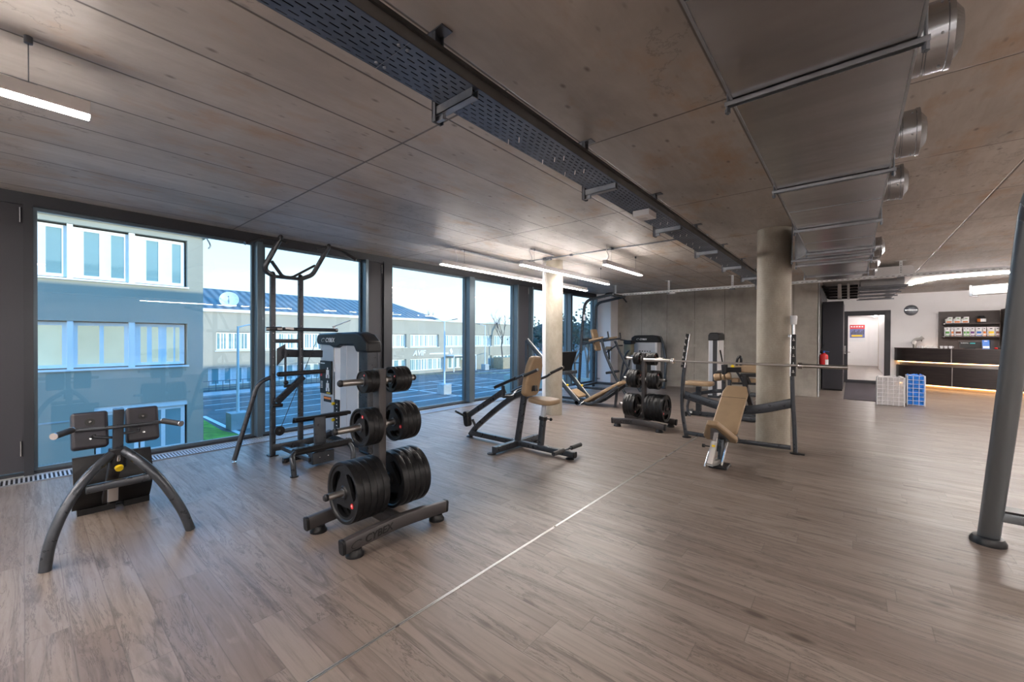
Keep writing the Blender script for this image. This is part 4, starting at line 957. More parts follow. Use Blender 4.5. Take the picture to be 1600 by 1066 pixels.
# ---- weight plate rack (built at the origin: feet along Y, pegs along Y)
def make_rack(label):
    t = thing('plate_rack', label, 'weight rack', (0, 0, 0), 'plate racks')
    for s in (1, -1):
        x = .27 * s
        base = obj('foot_beam', G().beam(smooth([(x, -.44, .088), (x, -.2, .106), (x, 0, .114), (x, .2, .106), (x, .44, .088)], 5), .062, .098, up=(0, 0, 1), c=.014), M['racksteel'], t)
        for e_ in (-1, 1):
            obj('end_cap', G().beam([(x, e_ * .438, .0885), (x, e_ * .462, .087)], .066, .102, c=.018), M['rubber'], base, bev=.004)
            obj('rubber_foot', G().lathe((x, e_ * .36, 0), (0, 0, 1), [(0, 0), (.062, 0), (.062, .014), (.05, .028), (.045, .05), (0, .05)], 24), M['rubber'], base)
        if s == 1:
            logo(base, (x + .0325, -.40, .062), (0, .985, .09), (0, -.09, .985), .072, M['ink'])
    obj('cross_beam', G().bar((-.25, 0, .11), (.25, 0, .11), .09, .08), M['racksteel'], t)
    obj('upright', G().prism(rrect(.10, .066, .014), (0, 0, .10), (1, 0, 0), (0, 1, 0), (0, 0, 1.155)), M['racksteel'], t, bev=.004)
    for s in (-1, 1):
        for z, pl_ in ((.347, .425), (.81, .36), (1.16, .32)):
            p = obj('peg', G().cyl((0, s * .03, z), (0, s * pl_, z), .0245, 20).lathe((0, s * .033, z), (0, s, 0), [(.0, .0), (.045, 0), (.045, .012), (.025, .014)], 20), M['brushed'], t)
            obj('peg_tip', G().lathe((0, s * (pl_ - .005), z), (0, s, 0), [(0.0245, 0), (.026, .002), (.026, .018), (.018, .028), (0, .03)], 20), M['black'], p)
            for dx in (-.022, .022): pass
    obj('bolts', G().ball((.034, 0, .16), .008, 8).ball((-.034, 0, .16), .008, 8), M['zinc'], t)
    return t
r1 = make_rack('near black plate rack, left of the silver floor strip'); r1.location = (-2.89, 1.82, 0)
r2 = dup(r1, 'far black plate rack beside the barbell bench'); r2.location = (-2.72, 6.80, 0); r2.rotation_euler = (0, 0, -PI / 2 )

# ---- weight plates
def plate_mesh(R, T, hole=True):
    g = G(); N = 72; rh = .026; rc = R * .64; hh = R * .155
    def prof(a):
        k = (a / (2 * PI / 3)) % 1; t = (k - .5) / .34
        q = math.sqrt(max(0, 1 - t * t)) ** .8 * hh if abs(t) < 1 and hole else .0005
        return rc - q * 1.15, rc + q * .95
    rings = []
    for i in range(N):
        a = 2 * PI * i / N + .5; ri, ro = prof(a - .5)
        edge = R * (1 - .018 * (1 if (int((a - .5) / (2 * PI) * 15) % 3 == 0 and hole) else 0))
        rings.append((a, [(rh, T * .46), (R * .20, T * .46), (R * .235, T * .26), (ri, T * .26), (ri, -T * .26), (R * .235, -T * .26), (R * .20, -T * .46), (rh, -T * .46)],
                      [(ro, -T * .26), (R * .86, -T * .30), (R * .90, -T * .5), (R * .985, -T * .5), (edge, -T * .38), (edge, T * .38), (R * .985, T * .5), (R * .90, T * .5), (R * .86, T * .30), (ro, T * .26)]))
    vs = []; m1, m2 = 8, 10
    for a, A, B in rings:
        for r, y in A + B: vs.append((r * math.cos(a), y, r * math.sin(a)))
    m = m1 + m2; fs = []
    for i in range(N):
        j = (i + 1) % N
        for k in range(m1): fs.append((i * m + k, i * m + (k + 1) % m1, j * m + (k + 1) % m1, j * m + k))
        for k in range(m2): fs.append((i * m + m1 + k, i * m + m1 + (k + 1) % m2, j * m + m1 + (k + 1) % m2, j * m + m1 + k))
        def gap(z): return (prof(2 * PI * z / N)[1] - prof(2 * PI * z / N)[0]) < .002
        if gap(i) and gap(j):   # solid web between the grip holes
            fs.append((i * m + 3, j * m + 3, j * m + m1 + 9, i * m + m1 + 9)); fs.append((i * m + 4, i * m + m1, j * m + m1, j * m + 4))
    return g.add(vs, fs)
PT = {}
def plate(kind, loc, ang, turn, label, group):
    R, T, hole = {'xl': (.228, .050, True), 'l': (.205, .046, True), 'm': (.158, .040, True), 'ms': (.147, .040, True), 's': (.106, .034, True), 'xs': (.088, .032, False)}[kind]
    if kind not in PT:
        t = thing('weight_plate', label, 'weight plate', (0, 0, 0), group)
        obj('disc', plate_mesh(R, T, hole), M['rubber'], t)
        obj('steel_hub', G().lathe((0, -T * .465, 0), (0, 1, 0), [(.025, 0), (.034, 0), (.034, .004), (.025, .004)], 24).lathe((0, T * .465, 0), (0, -1, 0), [(.025, 0), (.034, 0), (.034, .004), (.025, .004)], 24), M['zincdark'], t)
        g = G(); q = R * .62
        for s in (-1, 1): g.lathe((math.cos(.5) * q, s * T * .30, math.sin(.5) * q), (0, s, 0), [(R * .085, -.004), (R * .085, .002), (0, .002)], 20)
        b = obj('red_badge', g, M['red'], t); g = G()
        for s in (-1, 1):
            for k in range(2): g.tube([(math.cos(.5) * q + math.cos(a) * R * .03 + (k - .5) * R * .035, s * (T * .30 + .0025), math.sin(.5) * q + math.sin(a) * R * .03) for a in [.6 + i * .7 for i in range(8)]], .0012, 4)
        obj('badge_mark', g, M['wink'], b); PT[kind] = t; c = t
    else:
        c = dup(PT[kind], label); c['group'] = group
    c.location = loc; c.rotation_euler = (0, 0, 0)
    c.rotation_mode = 'XYZ'; c.matrix_basis = Matrix.Translation(loc) @ Matrix.Rotation(turn, 4, 'Z') @ Matrix.Rotation(ang, 4, 'Y')
    return c
ORD = ['first', 'second', 'third', 'fourth', 'fifth', 'sixth', 'seventh']
def load(rack_xy, turn, side, z, kinds, desc, group, start):
    rnd = random.Random(len(desc) + int(z * 100)); d = start
    T_ = {'xl': .050, 'l': .046, 'm': .040, 'ms': .040, 's': .034, 'xs': .032}
    n = len(kinds)
    for i, k in enumerate(kinds):
        d += T_[k] / 2 + .0015
        v = Matrix.Rotation(turn, 3, 'Z') @ V((0, side * d, 0)); d += T_[k] / 2 + .0015
        kd = {'xl': 'large black', 'l': 'large black', 'm': 'medium black', 'ms': 'medium black', 's': 'small black', 'xs': 'tiny black'}[k]
        lab = ('outermost %s weight plate' % kd) if i == n - 1 else ('innermost %s weight plate' % kd) if i == 0 else '%s %s plate from the outside' % (ORD[n - 1 - i], kd)
        plate(k, V((rack_xy[0] + v.x, rack_xy[1] + v.y, z - .0012)), rnd.uniform(0, 6) if i < n - 1 else {1.16: 5.6, .81: 5.6, .347: 1.0}.get(z, 3), turn, lab + ', ' + desc, group)
nr = (-2.89, 1.82)
for side, z, kinds, st, nm in ((-1, .347, ['xl'] * 5, .048, 'bottom left'), (1, .347, ['xl'] * 5, .075, 'bottom right'), (-1, .81, ['ms'] * 3, .048, 'middle left'), (1, .81, ['m'] * 4, .12, 'middle right'), (-1, 1.16, ['xs'] * 3, .05, 'top left'), (1, 1.16, ['s'] * 4, .09, 'top right')):
    load(nr, 0, side, z, kinds, nm + ' peg, near rack', 'plates on the near rack', st)
fr_ = (-2.72, 6.80)
for side, z, kinds, st, nm in ((-1, .347, ['l'] * 4, .11, 'bottom left'), (1, .347, ['xl'] * 6, .07, 'bottom right'), (-1, .81, ['m'] * 4, .09, 'middle left'), (1, .81, ['m'] * 4, .09, 'middle right'), (-1, 1.16, ['s'] * 3, .06, 'top left'), (1, 1.16, ['s'] * 4, .06, 'top right')):
    load(fr_, -PI / 2, -side if False else side, z, kinds, nm + ' peg, far rack', 'plates on the far rack', st)

# ---- back extension bench at the left
t = thing('back_extension_bench', 'dark arched back extension bench standing before the leftmost window', 'exercise bench', (-4.3, .45, 0))
HUB = V((-4.24, .45, .60)); GHC = .45
def archpts(side):
    px = [(70, 889), (78, 850), (99, 800), (131, 752), (165, 718), (178, 708)] if side < 0 else [(298, 826), (283, 795), (255, 755), (228, 728), (201, 709), (190, 703)]
    xs = [-3.94, -3.955, -3.99, -4.05, -4.15, -4.21]
    return [P(u, v, x=x) for (u, v), x in zip(px, xs)]
for s in (-1, 1):
    pts = archpts(s); pts[0].z = .0
    a = obj('arched_leg', G().sweep(smooth(pts, 6), circ(.031, 14, .031)), M['steel'], t)
    q = [p + V((-.035, 0, -.02)) for p in pts[:5]]; q[0].z = .0
    obj('leg_web', G().beam(smooth(q, 5), .034, .024, up=(1, 0, 0)), M['steel'], a)
    f0 = pts[0]; obj('foot_tab', G().box(f0.x - .10, f0.x - .02, f0.y - .02, f0.y + .02, .0, .012).cyl((f0.x - .08, f0.y, 0.01), (f0.x - .08, f0.y, .025), .014, 8), M['black'], a)
obj('cross_tube', G().bar(P(134, 766, x=-4.04), P(236, 744, x=-4.04), .05, .055, c=.02), M['steel'], t)
obj('hub_collar', G().prism(rrect(.10, .10, .03), (-4.22, .45, .52), (1, 0, 0), (0, 1, 0), (.01, 0, .15)), M['black'], t, bev=.008)
obj('mast', G().bar((-4.22, .45, .60), (-4.17, .45, .965), .058, .05, up=(1, 0, 0)), M['steel'], t)
obj('yellow_release', G().lathe((-4.15, .45, .535), (1, 0, -.6), [(0, .02), (.022, .02), (.026, .0), (0, 0)], 18), M['yellow'], t)
obj('adjust_lever', G().cyl((-4.17, .45, .58), (-4.15, .45, .63), .012, 10), M['chrome'], t)
obj('spine', G().bar((-4.26, .45, .60), (-4.80, .45, .13), .07, .06, up=(0, 0, 1)), M['black'], t)
obj('chrome_slide', G().bar((-4.46, .45, .36), (-4.49, .45, .20), .062, .03, up=(1, 0, 0), c=.02), M['brushed'], t)
obj('rear_support', G().bar((-5.03, .30, .03), (-5.03, .68, .03), .05, .05), M['steel'], t)
L0, R0 = P(108, 674, x=-4.19), P(256, 659, x=-4.19); m0 = V((-4.17, .45, (L0.z + R0.z) / 2 + .0))
hb = obj('handlebar', G().tube([P(93, 678, x=-4.14), L0, P(186, 667, x=-4.16), R0, P(275, 660, x=-4.14)], .0135, 10, b=.03), M['steel'], t)
for (u0, v0), (u1, v1) in (((111, 673), (85, 682)), ((256, 658), (282, 662))):
    a, b = P(u0, v0, x=-4.16), P(u1, v1, x=-4.02)
    o = obj('grip', G().cyl(a, b, .021, 16), M['grip'], hb)
    d = (b - a).normalized(); obj('grip_end', G().cyl(b, b + d * .008, .022, 16).cyl(a - d * .006, a, .023, 16), M['chrome'], o)
obj('pad_bracket', G().tube([P(147, 679, x=-4.2), P(147, 683, x=-4.2), P(178, 684, x=-4.22), P(186, 678, x=-4.22), P(217, 674, x=-4.2), P(217, 669, x=-4.2)], .010, 8, b=.01), M['steel'], t)
for k, (u, v, yy) in enumerate(((140, 673, 0), (222, 663, 0))):
    c = P(u, v, x=-4.30); ay = V((-.30, 0, 1)).normalized()
    pd = pad('hip_pad', c, (0, 1, 0), ay, .192, .265, .10, M['navy'], t, r=.02, bev=.035)
    n = V((0, 1, 0)).cross(ay).normalized(); n = n if n.x > 0 else -n
    g = G(); g.lathe(c + n * .05 + ay * .055, n, [(0, .008), (.010, .008), (.012, .004), (.026, .004), (.028, -.002)], 18); obj('knob_recess', g, M['ink'], pd)
    g = G(); g.lathe(c + n * .055 + ay * .055, n, [(0, .008), (.007, .008), (.009, 0)], 10); g.lathe(c + n * .05 - ay * .065, n, [(0, .006), (.009, .005), (.011, 0)], 12); obj('bolt', g, M['chrome'], pd)
# ribbed curved foot platform
tl, tr_, br, bl = P(112, 717, x=-4.88), P(231, 699, x=-4.88), P(236, 765, x=-4.98), P(112, 786, x=-4.98)
g = G(); NR = 26; prof_ = []
for i in range(NR + 1):
    k = i / NR; z = tl.z * (1 - k) + .05 * k; x = -4.88 - .06 * k + .13 * math.sin(PI * k) ; prof_ += [(x, z)]
prof2 = []
for i, (x, z) in enumerate(prof_): prof2.append((x + (.004 if i % 2 else 0), z))
y0, y1 = (tl.y + bl.y) / 2 - .0, (tr_.y + br.y) / 2 + .0
vs = []
for x, z in prof2: vs += [(x, y0, z), (x, y1, z), (x - .03, y1, z), (x - .03, y0, z)]
g.add(vs, [(i * 4 + j, i * 4 + (j + 1) % 4, i * 4 + 4 + (j + 1) % 4, i * 4 + 4 + j) for i in range(NR) for j in range(4)] + [(0, 1, 2, 3), tuple(NR * 4 + j for j in range(4))])
fpb = obj('foot_platform', g, M['rubber'], t)
obj('platform_joint', G().box(-4.86, -4.745, .443, .457, .10, .46), M['ink'], fpb)
obj('platform_foot', G().box(-5.02, -4.93, y0 + .03, y0 + .26, 0, .05), M['rubber'], t); obj('platform_foot', G().box(-5.02, -4.93, y1 - .17, y1 - .0, 0, .05), M['rubber'], t)

# ---- cable tower with pull-up handles
t = thing('pull_up_cable_machine', 'tall cable machine with pull-up handles and silver weight tower by the window', 'gym machine', (-5.4, 2.3, 0))
XA = -5.63; YA, YB2 = 2.02, 2.36
for y, nm in ((YA, 0), (YB2, 1)):
    g = G().beam([(XA, y, 0.0), (XA, y, 2.30)], .062, .062, up=(1, 0, 0), c=.015); o = obj('upright', g, M['steel'], t)
    obj('cap', G().ball((XA, y, 2.305), .03, 12), M['black'], o)
    g = G()
    for k in range(12): g.ball((XA + .031, y - .0, .55 + k * .1), .006, 6)
    obj('upright_bolt', g, M['chrome'], o)
    obj('foot_plate', G().box(XA - .06, XA + .06, y - .05, y + .05, 0, .012), M['black'], o)
xh = -5.5
A1 = [P(426, 430, x=XA), P(415, 424, x=-5.57), P(414, 416, x=-5.54), P(439, 371, x=-5.42)]
A2 = [P(468, 437, x=XA), P(488, 430, x=-5.57), P(494, 420, x=-5.54), P(514, 385, x=-5.42)]
o = obj('pull_up_frame', G().sweep(bend(A1, .06), rect(.055, .055, .015)).sweep(bend(A2, .06), rect(.055, .055, .015)), M['steel'], t)
obj('frame_brace', G().beam(bend([P(424, 408, x=-5.57), P(441, 432, x=-5.6), P(456, 434, x=-5.6), P(492, 415, x=-5.55)], .04), .045, .03).beam([P(428, 432, x=XA), P(466, 436, x=XA)], .05, .04), M['steel'], t)
for pts in ([(383, 380), (409, 371), (438, 375)], [(556, 406), (534, 391), (514, 386)]):
    q = [P(u, v, x=-5.42 + (.06 if i == 0 else 0)) for i, (u, v) in enumerate(pts)]
    w_ = obj('wide_handle', G().tube(q, .019, 12, b=.05), M['grip'], o); d = (q[0] - q[1]).normalized()
    obj('handle_cap', G().cyl(q[0], q[0] + d * .006, .02, 12), M['chrome'], w_)
for a, b in (((441, 376), (448, 380)), ((509, 386), (494, 389))): obj('short_handle', G().cyl(P(*a, x=-5.42), P(*b, x=-5.34), .017, 12), M['grip'], o)
obj('handle_joint', G().ball(P(439, 370, x=-5.42), .026, 10).ball(P(514, 384, x=-5.42), .026, 10), M['black'], o)
db = obj('dip_bar', G().cyl(P(419, 514, x=-5.56), P(524, 516, x=-5.56), .024, 16), M['steel'], t)
obj('bar_end', G().cyl(P(415, 514, x=-5.56), P(420, 514, x=-5.56), .026, 14).cyl(P(523, 516, x=-5.56), P(527, 516, x=-5.56), .026, 14).cyl(P(432, 514, x=-5.53), P(440, 514, x=-5.53), .03, 14), M['chrome'], db)
obj('label_band', G().cyl(P(445, 514, x=-5.56), P(458, 514.5, x=-5.56), .0248, 14), M['lampbody'], db)
obj('blue_lever', G().bar(P(520, 511, x=-5.56), P(547, 501, x=-5.56), .03, .012).cyl(P(522, 514, x=-5.56), P(522, 509, x=-5.56), .015, 8), M['silver'], db)
obj('upper_crossbar', G().bar((XA, YA, P(440, 533, x=XA).z), (XA, YB2, P(460, 533, x=XA).z), .04, .05), M['steel'], t)
obj('stack_beam', G().bar(P(440, 552, x=XA - .04), P(502, 553, x=-5.72), .07, .10), M['steel'], t)
obj('gusset', G().prism([(0, 0), (.10, .06), (.10, -.10), (0, -.22)], P(433, 545, x=XA + .03), (0, 1, 0), (0, 0, 1), (-.012, 0, 0)), M['steel'], t)
kb = obj('knee_bar', G().cyl(P(437, 585, x=-5.50), P(508, 580, x=-5.50), .030, 16), M['grip'], t)
obj('knee_bar_end', G().ball(P(436, 585, x=-5.50), .030, 12), M['black'], kb)
obj('link_rod', G().cyl(P(446, 545, x=-5.56), P(446, 602, x=-5.56), .014, 8), M['steel'], t)
lv = obj('swing_lever', G().bar(P(432, 629, x=-5.58), P(474, 588, x=-5.53), .04, .085, up=(0, 1, .5)), M['steel'], t)
obj('lever_pivot', G().cyl(P(425, 634, x=-5.58), P(441, 633, x=-5.58), .026, 12).cyl(P(444, 604, x=-5.55), P(465, 601, x=-5.55), .018, 10).ball(P(447, 598, x=-5.55), .03, 10), M['black'], lv)
logo(lv, P(446, 611, x=-5.50), (0, .8, .75), (0, -.6, .8), .028, M['ink'])
obj('cable', G().tube([P(439, 668, x=-5.53), P(494, 534, x=-5.53)], .004, 6), M['ink'], t)
pu = obj('pulley', G().cyl(P(436, 673, x=-5.56), P(436, 673, x=-5.56) + V((.03, 0, 0)), .06, 24), M['black'], t)
obj('pulley_hub', G().cyl(P(436, 673, x=-5.52), P(436, 673, x=-5.52) + V((.012, 0, 0)), .015, 10), M['chrome'], pu)
ol = obj('outrigger_leg', G().tube([P(366, 719, x=-5.66), P(401, 604, x=XA), P(410, 595, x=XA), (XA, YA, 1.0 + .0)], .027, 14, b=.10), M['steel'], t)
obj('levelling_foot', G().cyl((-5.66, 1.61, 0), (-5.66, 1.61, .03), .006, 8).cyl((-5.66, 1.61, 0), (-5.66, 1.61, .008), .022, 14), M['chrome'], ol)
obj('base_rail', G().bar((XA, 2.12, .09), (-4.78, 2.12, .09), .055, .05).bar((XA, 2.33, .09), (-4.78, 2.33, .09), .055, .05).bar((-5.35, 2.1, .085), (-5.35, 2.36, .085), .05, .04), M['steel'], t)
obj('base_curve', G().beam(smooth([(XA, YA, .10), (-5.55, 2.35, .12), (-5.62, 2.62, .12), (-5.80, 2.85, .12)], 5), .07, .09), M['steel'], t)
obj('base_foot', G().bar((-5.2, 1.98, .03), (-5.2, 2.45, .03), .05, .05).cyl((-5.2, 2.0, 0), (-5.2, 2.0, .03), .03, 12).cyl((-5.2, 2.44, 0), (-5.2, 2.44, .03), .03, 12), M['black'], t)
st = obj('foot_post', G().bar((-4.80, 2.24, .02), (-4.83, 2.24, .56), .13, .045, up=(1, 0, 0)), M['steel'], t)
obj('post_base', G().box(-4.86, -4.74, 2.12, 2.38, .03, .17), M['steel'], st, bev=.01)
obj('base_bolt', G().ball((-4.735, 2.2, .11), .009, 8).ball((-4.735, 2.3, .11), .009, 8), M['chrome'], st)
ft = obj('upper_footrest', G().prism([(-.06, -.045), (-.05, 0), (-.03, .022), (.035, .022), (.05, 0), (.04, -.02), (.02, -.005), (-.035, -.005), (-.045, -.045)], (-4.86, 1.97, .56), (1, 0, 0), (0, 0, 1), (0, .66, 0)), M['rubber'], t, bev=.004)
sb_ = obj('step', G().prism([(-.07, -.03), (-.06, 0), (-.02, .022), (.03, .02), (.06, -.015), (.055, -.045), (-.06, -.045)], (-4.70, 1.90, .25), (1, 0, 0), (0, 0, 1), (0, .66, 0)), M['rubber'], t, bev=.004)
g = G()
for k in range(11):
    for j in range(2): g.lathe((-4.72 + j * .04, 1.94 + k * .058, .272), (0, 0, 1), [(.0, .004), (.008, .004), (.01, 0)], 6)
obj('tread_studs', g, M['rubber'], sb_)
for y, s in ((1.86, -1), (2.53, 1)):
    lg = obj('step_leg', G().tube([(-4.70, y - s * .10, .235), (-4.66, y, .22), (-4.60, y + s * .01, .15), (-4.59, y + s * .0, .0)], .028, 12, b=.07), M['steel'], t)
    obj('leg_foot', G().cyl((-4.59, y, 0), (-4.59, y, .012), .042, 14), M['black'], lg)
# silver weight tower (face towards the left)
WT = V((0, 0, 0)); yf = 2.84; x0, x1 = P(502, 640, y=yf).x, P(559, 640, y=yf).x
x2 = P(577, 640, y=yf).x
zt = 1.42
sh_ = obj('shroud', G().box(x0, x0 + (x1 - x0) * .36, yf, yf + .012, .10, zt).box(x0 + (x1 - x0) * .55, x1, yf, yf + .012, .10, zt), M['silver'], t)
obj('white_strip', G().box(x0 + (x1 - x0) * .38, x0 + (x1 - x0) * .53, yf + .01, yf + .02, .10, zt), M['white'], sh_)
obj('shroud_edge', G().box(x0 - .012, x0, yf - .003, yf + .25, .08, zt).box(x1, x1 + .03, yf - .003, yf + .25, .08, zt), M['lampbody'], sh_)
obj('shroud_rib', G().cyl((x0 + (x1 - x0) * .72, yf, .1), (x0 + (x1 - x0) * .72, yf, zt), .006, 8), M['silver'], sh_)
bp_ = obj('pin_strip', G().box(x0 + (x1 - x0) * .40, x0 + (x1 - x0) * .52, yf - .008, yf + .01, .18, .62), M['black'], sh_)
for z in (.56, .33): obj('yellow_knob', G().lathe((x0 + (x1 - x0) * .40, yf - .01, z), (0, -1, 0), [(.02, 0), (.024, .03), (.016, .035), (0, .035)], 14), M['yellow'], bp_)
g = G()
for k in range(8): g.box(x0 + (x1 - x0) * .45, x0 + (x1 - x0) * .48, yf - .009, yf - .008, .2 + k * .05, .212 + k * .05)
obj('number_marks', g, M['wink'], bp_)
pl = obj('instruction_placard', G().box(x0 + .0, x0 + (x1 - x0) * .33, yf - .02, yf, .68, 1.16), M['ink'], t, bev=.004)
g = G(); xx = x0 + .02
g.box(xx, xx + .05, yf - .022, yf - .02, .93, .97); obj('red_figure', g, M['red'], pl)
g = G()
for z in (.74, .93):
    g.ball((x0 + (x1 - x0) * .23, yf - .022, z + .12), .018, 8, (1, .2, 1)).box(x0 + (x1 - x0) * .19, x0 + (x1 - x0) * .27, yf - .022, yf - .02, z + .03, z + .10).box(x0 + (x1 - x0) * .18, x0 + (x1 - x0) * .22, yf - .022, yf - .02, z - .02, z + .03).box(x0 + (x1 - x0) * .245, x0 + (x1 - x0) * .28, yf - .022, yf - .02, z - .02, z + .03)
for k in range(5): g.box(x0 + .02, x0 + .09, yf - .0215, yf - .02, .76 + k * .022, .768 + k * .022)
g.box(x0 + .02, x0 + .15, yf - .0215, yf - .02, 1.115, 1.13); obj('white_figures', g, M['wink'], pl)
obj('orange_strip', G().box(x0 + (x1 - x0) * .08, x0 + (x1 - x0) * .30, yf - .004, yf, .56, .64), M['ink'], t); obj('warning_band', G().box(x0 + (x1 - x0) * .09, x0 + (x1 - x0) * .29, yf - .006, yf - .004, .60, .63), M['orange'], t)
obj('yellow_mark', G().box(x0 + (x1 - x0) * .20, x0 + (x1 - x0) * .31, yf - .023, yf - .02, .69, .705), M['yellow'], pl)
zt2 = 1.56
cp = obj('tower_cap', G().prism([(x0 - .06, zt2 - .09), (x0 - .03, zt2 - .02), (x0 + .06, zt2), (x1 + .00, zt2 + .015), (x1 + .16, zt2 - .02), (x2 + .02, zt2 - .12), (x2 + .03, zt2 - .25), (x1 + .03, zt2 - .25), (x1 - .03, zt2 - .17), (x0 + (x1 - x0) * .62, zt2 - .17), (x0 + (x1 - x0) * .55, zt2 - .20), (x0 + (x1 - x0) * .42, zt2 - .20), (x0 + (x1 - x0) * .32, zt2 - .17), (x0 - .04, zt2 - .16)], (0, yf - .05, 0), (1, 0, 0), (0, 0, 1), (0, .22, 0)), M['black'], t, bev=.025, seg=3)
logo(cp, (x0 + .12, yf - .053, zt2 - .125), (1, 0, 0), (0, 0, 1), .085, M['wink'])
obj('tower_column', G().prism(rrect(x2 - x1 - .03, .16, .03), ((x1 + x2) / 2 + .02, yf + .06, 0), (1, 0, 0), (0, 1, 0), (0, 0, zt2 - .15)), M['steel'], t)
obj('tower_base', G().box(x0, x2, yf + .02, yf + .16, .02, .10).box(x2 - .16, x2 + .06, yf - .04, yf - .0, .0, .03).box(x0 - .05, x0 + .1, yf - .03, yf + .1, 0, .02), M['black'], t, bev=.01)
g = G(); z = .14
while z < .98: g.box(x0 + .05, x1 - .05, yf + .05, yf + .17, z, z + .03); z += .034
obj('weight_stack', g, M['ink'], t)

# ---- seated dip machine with tan pads (plane y = 4.35)
YD = 4.35
t = thing('seated_dip_machine', 'arched plate-loaded machine with tan seat and backrest in the middle of the room', 'gym machine', (-3.5, YD, 0))
def D(u, v, y=YD): return P(u, v, y=y)
obj('arched_beam', G().beam(smooth([(-4.44, YD, .03), D(745, 667), D(772, 643), D(800, 622), D(830, 608), D(838, 607)], 5), .06, .075, up=(0, 0, 1), c=.012), M['steel'], t)
logo(t.children[0], D(757, 656, YD - .032), (.72, 0, .55), (-.55, 0, .72), .062, M['ink'])
obj('floor_beam', G().bar((-4.40, YD, .065), (-2.62, YD, .065), .065, .07), M['steel'], t)
obj('cross_beam', G().bar((-3.52, 3.87, .06), (-3.52, 4.80, .06), .07, .08), M['steel'], t)
for x, y, r in ((-3.57, 3.88, .06), (-3.5, 4.77, .06), (-4.46, YD, .05), (-2.68, YD, .055)): obj('foot_plate', G().lathe((x, y, 0), (0, 0, 1), [(0, 0), (r, 0), (r, .01), (r * .6, .02), (0, .02)], 20), M['black'], t)
obj('beam_cap', G().bar((-2.62, YD, .065), (-2.60, YD, .065), .07, .075, c=.02), M['black'], t)
obj('back_post', G().bar((-3.52, YD, .08), (-3.385, YD, .84), .055, .075, up=(1, 0, 0)), M['steel'], t)
sp_ = obj('seat_post', G().bar((-3.13, YD, .08), (-3.09, YD, .46), .06, .07, up=(1, 0, 0)), M['steel'], t)
obj('post_collar', G().bar((-3.094, YD, .43), (-3.088, YD, .48), .075, .085, up=(1, 0, 0)).cyl((-3.09, YD, .455), (-2.98, YD, .455), .008, 8).ball((-2.97, YD, .455), .022, 10), M['black'], sp_)
obj('seat_tube', G().bar((-3.09, YD, .47), (-3.075, YD, .645), .045, .05, up=(1, 0, 0)), M['silver'], sp_)
seat = obj('seat', G().prism([(-.17, -.10), (-.10, -.135), (.02, -.165), (.16, -.16), (.20, -.12), (.21, 0), (.20, .12), (.16, .16), (.02, .165), (-.10, .135), (-.17, .10)], (-3.10, YD, .655), (1, 0, -.03), (0, 1, 0), (0, 0, .065)), M['tan'], t, bev=.022, seg=4)
bk = V((-3.27, YD, 1.0)); ay = V((.19, 0, .98)).normalized()
o = obj('backrest', G().prism([(-.10, -.27), (.10, -.27), (.155, -.23), (.16, -.05), (.145, .15), (.10, .255), (.06, .275), (-.06, .275), (-.10, .255), (-.145, .15), (-.16, -.05), (-.155, -.23)], bk - V((.04, 0, 0)), (0, 1, 0), ay, V((.085, 0, -.015))), M['tan'], t, bev=.025, seg=4)
# press arm
la, lb = D(728, 652, 4.22), D(788, 611, 4.22)
obj('lever_arm', G().bar(la, lb, .06, .07), M['steel'], t)
obj('lever_pivot', G().prism(rrect(.10, .22, .045), D(727, 655, 4.17), (1, 0, .2), (-.2, 0, 1), (0, .08, 0)), M['black'], t, bev=.01)
obj('plate_horn', G().cyl(D(728, 651, 4.20), D(712, 643, 3.92), .016, 12).cyl(D(738, 655, 4.3), D(744, 668, 4.34), .02, 10), M['steel'], t)
for s, pts in ((-1, [(773, 606), (790, 598), (808, 591), (820, 585)]), (1, [(800, 612), (830, 597), (853, 589), (862, 583)])):
    y = YD + s * .24
    a = [D(u, v, y) for u, v in pts]
    o = obj('press_arm', G().tube([a[0], a[1], a[2], a[3]], .018, 10, b=.03), M['steel'], t)
    if s < 0: obj('arm_guard', G().beam([D(774, 605, y), D(806, 591, y)], .06, .035, c=.016), M['black'], o)
    b0, b1 = (D(819, 587, y), D(840, 578, y)) if s < 0 else (D(861, 583, y), D(880, 574, y))
    gp = obj('grip', G().cyl(b0, b1, .020, 16), M['grip'], o); d = (b1 - b0).normalized(); obj('grip_end', G().cyl(b1, b1 + d * .007, .021, 16).cyl(b0 - d * .01, b0, .021, 14), M['chrome'], gp)
obj('arm_yoke', G().tube([D(786, 620, YD - .24), D(800, 620, YD - .1), D(806, 612, YD + .1), D(820, 606, YD + .24)], .02, 10, b=.04).bar(D(786, 603, YD - .24), D(787, 621, YD - .22), .03, .04), M['steel'], t)
obj('foot_handles', G().cyl((-2.72, 4.04, .12), (-2.70, 4.64, .12), .012, 10), M['steel'], t)
obj('foot_roller', G().cyl((-2.72, 4.04, .12), (-2.715, 4.26, .12), .026, 16), M['grip'], t); obj('foot_roller', G().cyl((-2.705, 4.42, .12), (-2.70, 4.64, .12), .026, 16), M['grip'], t)
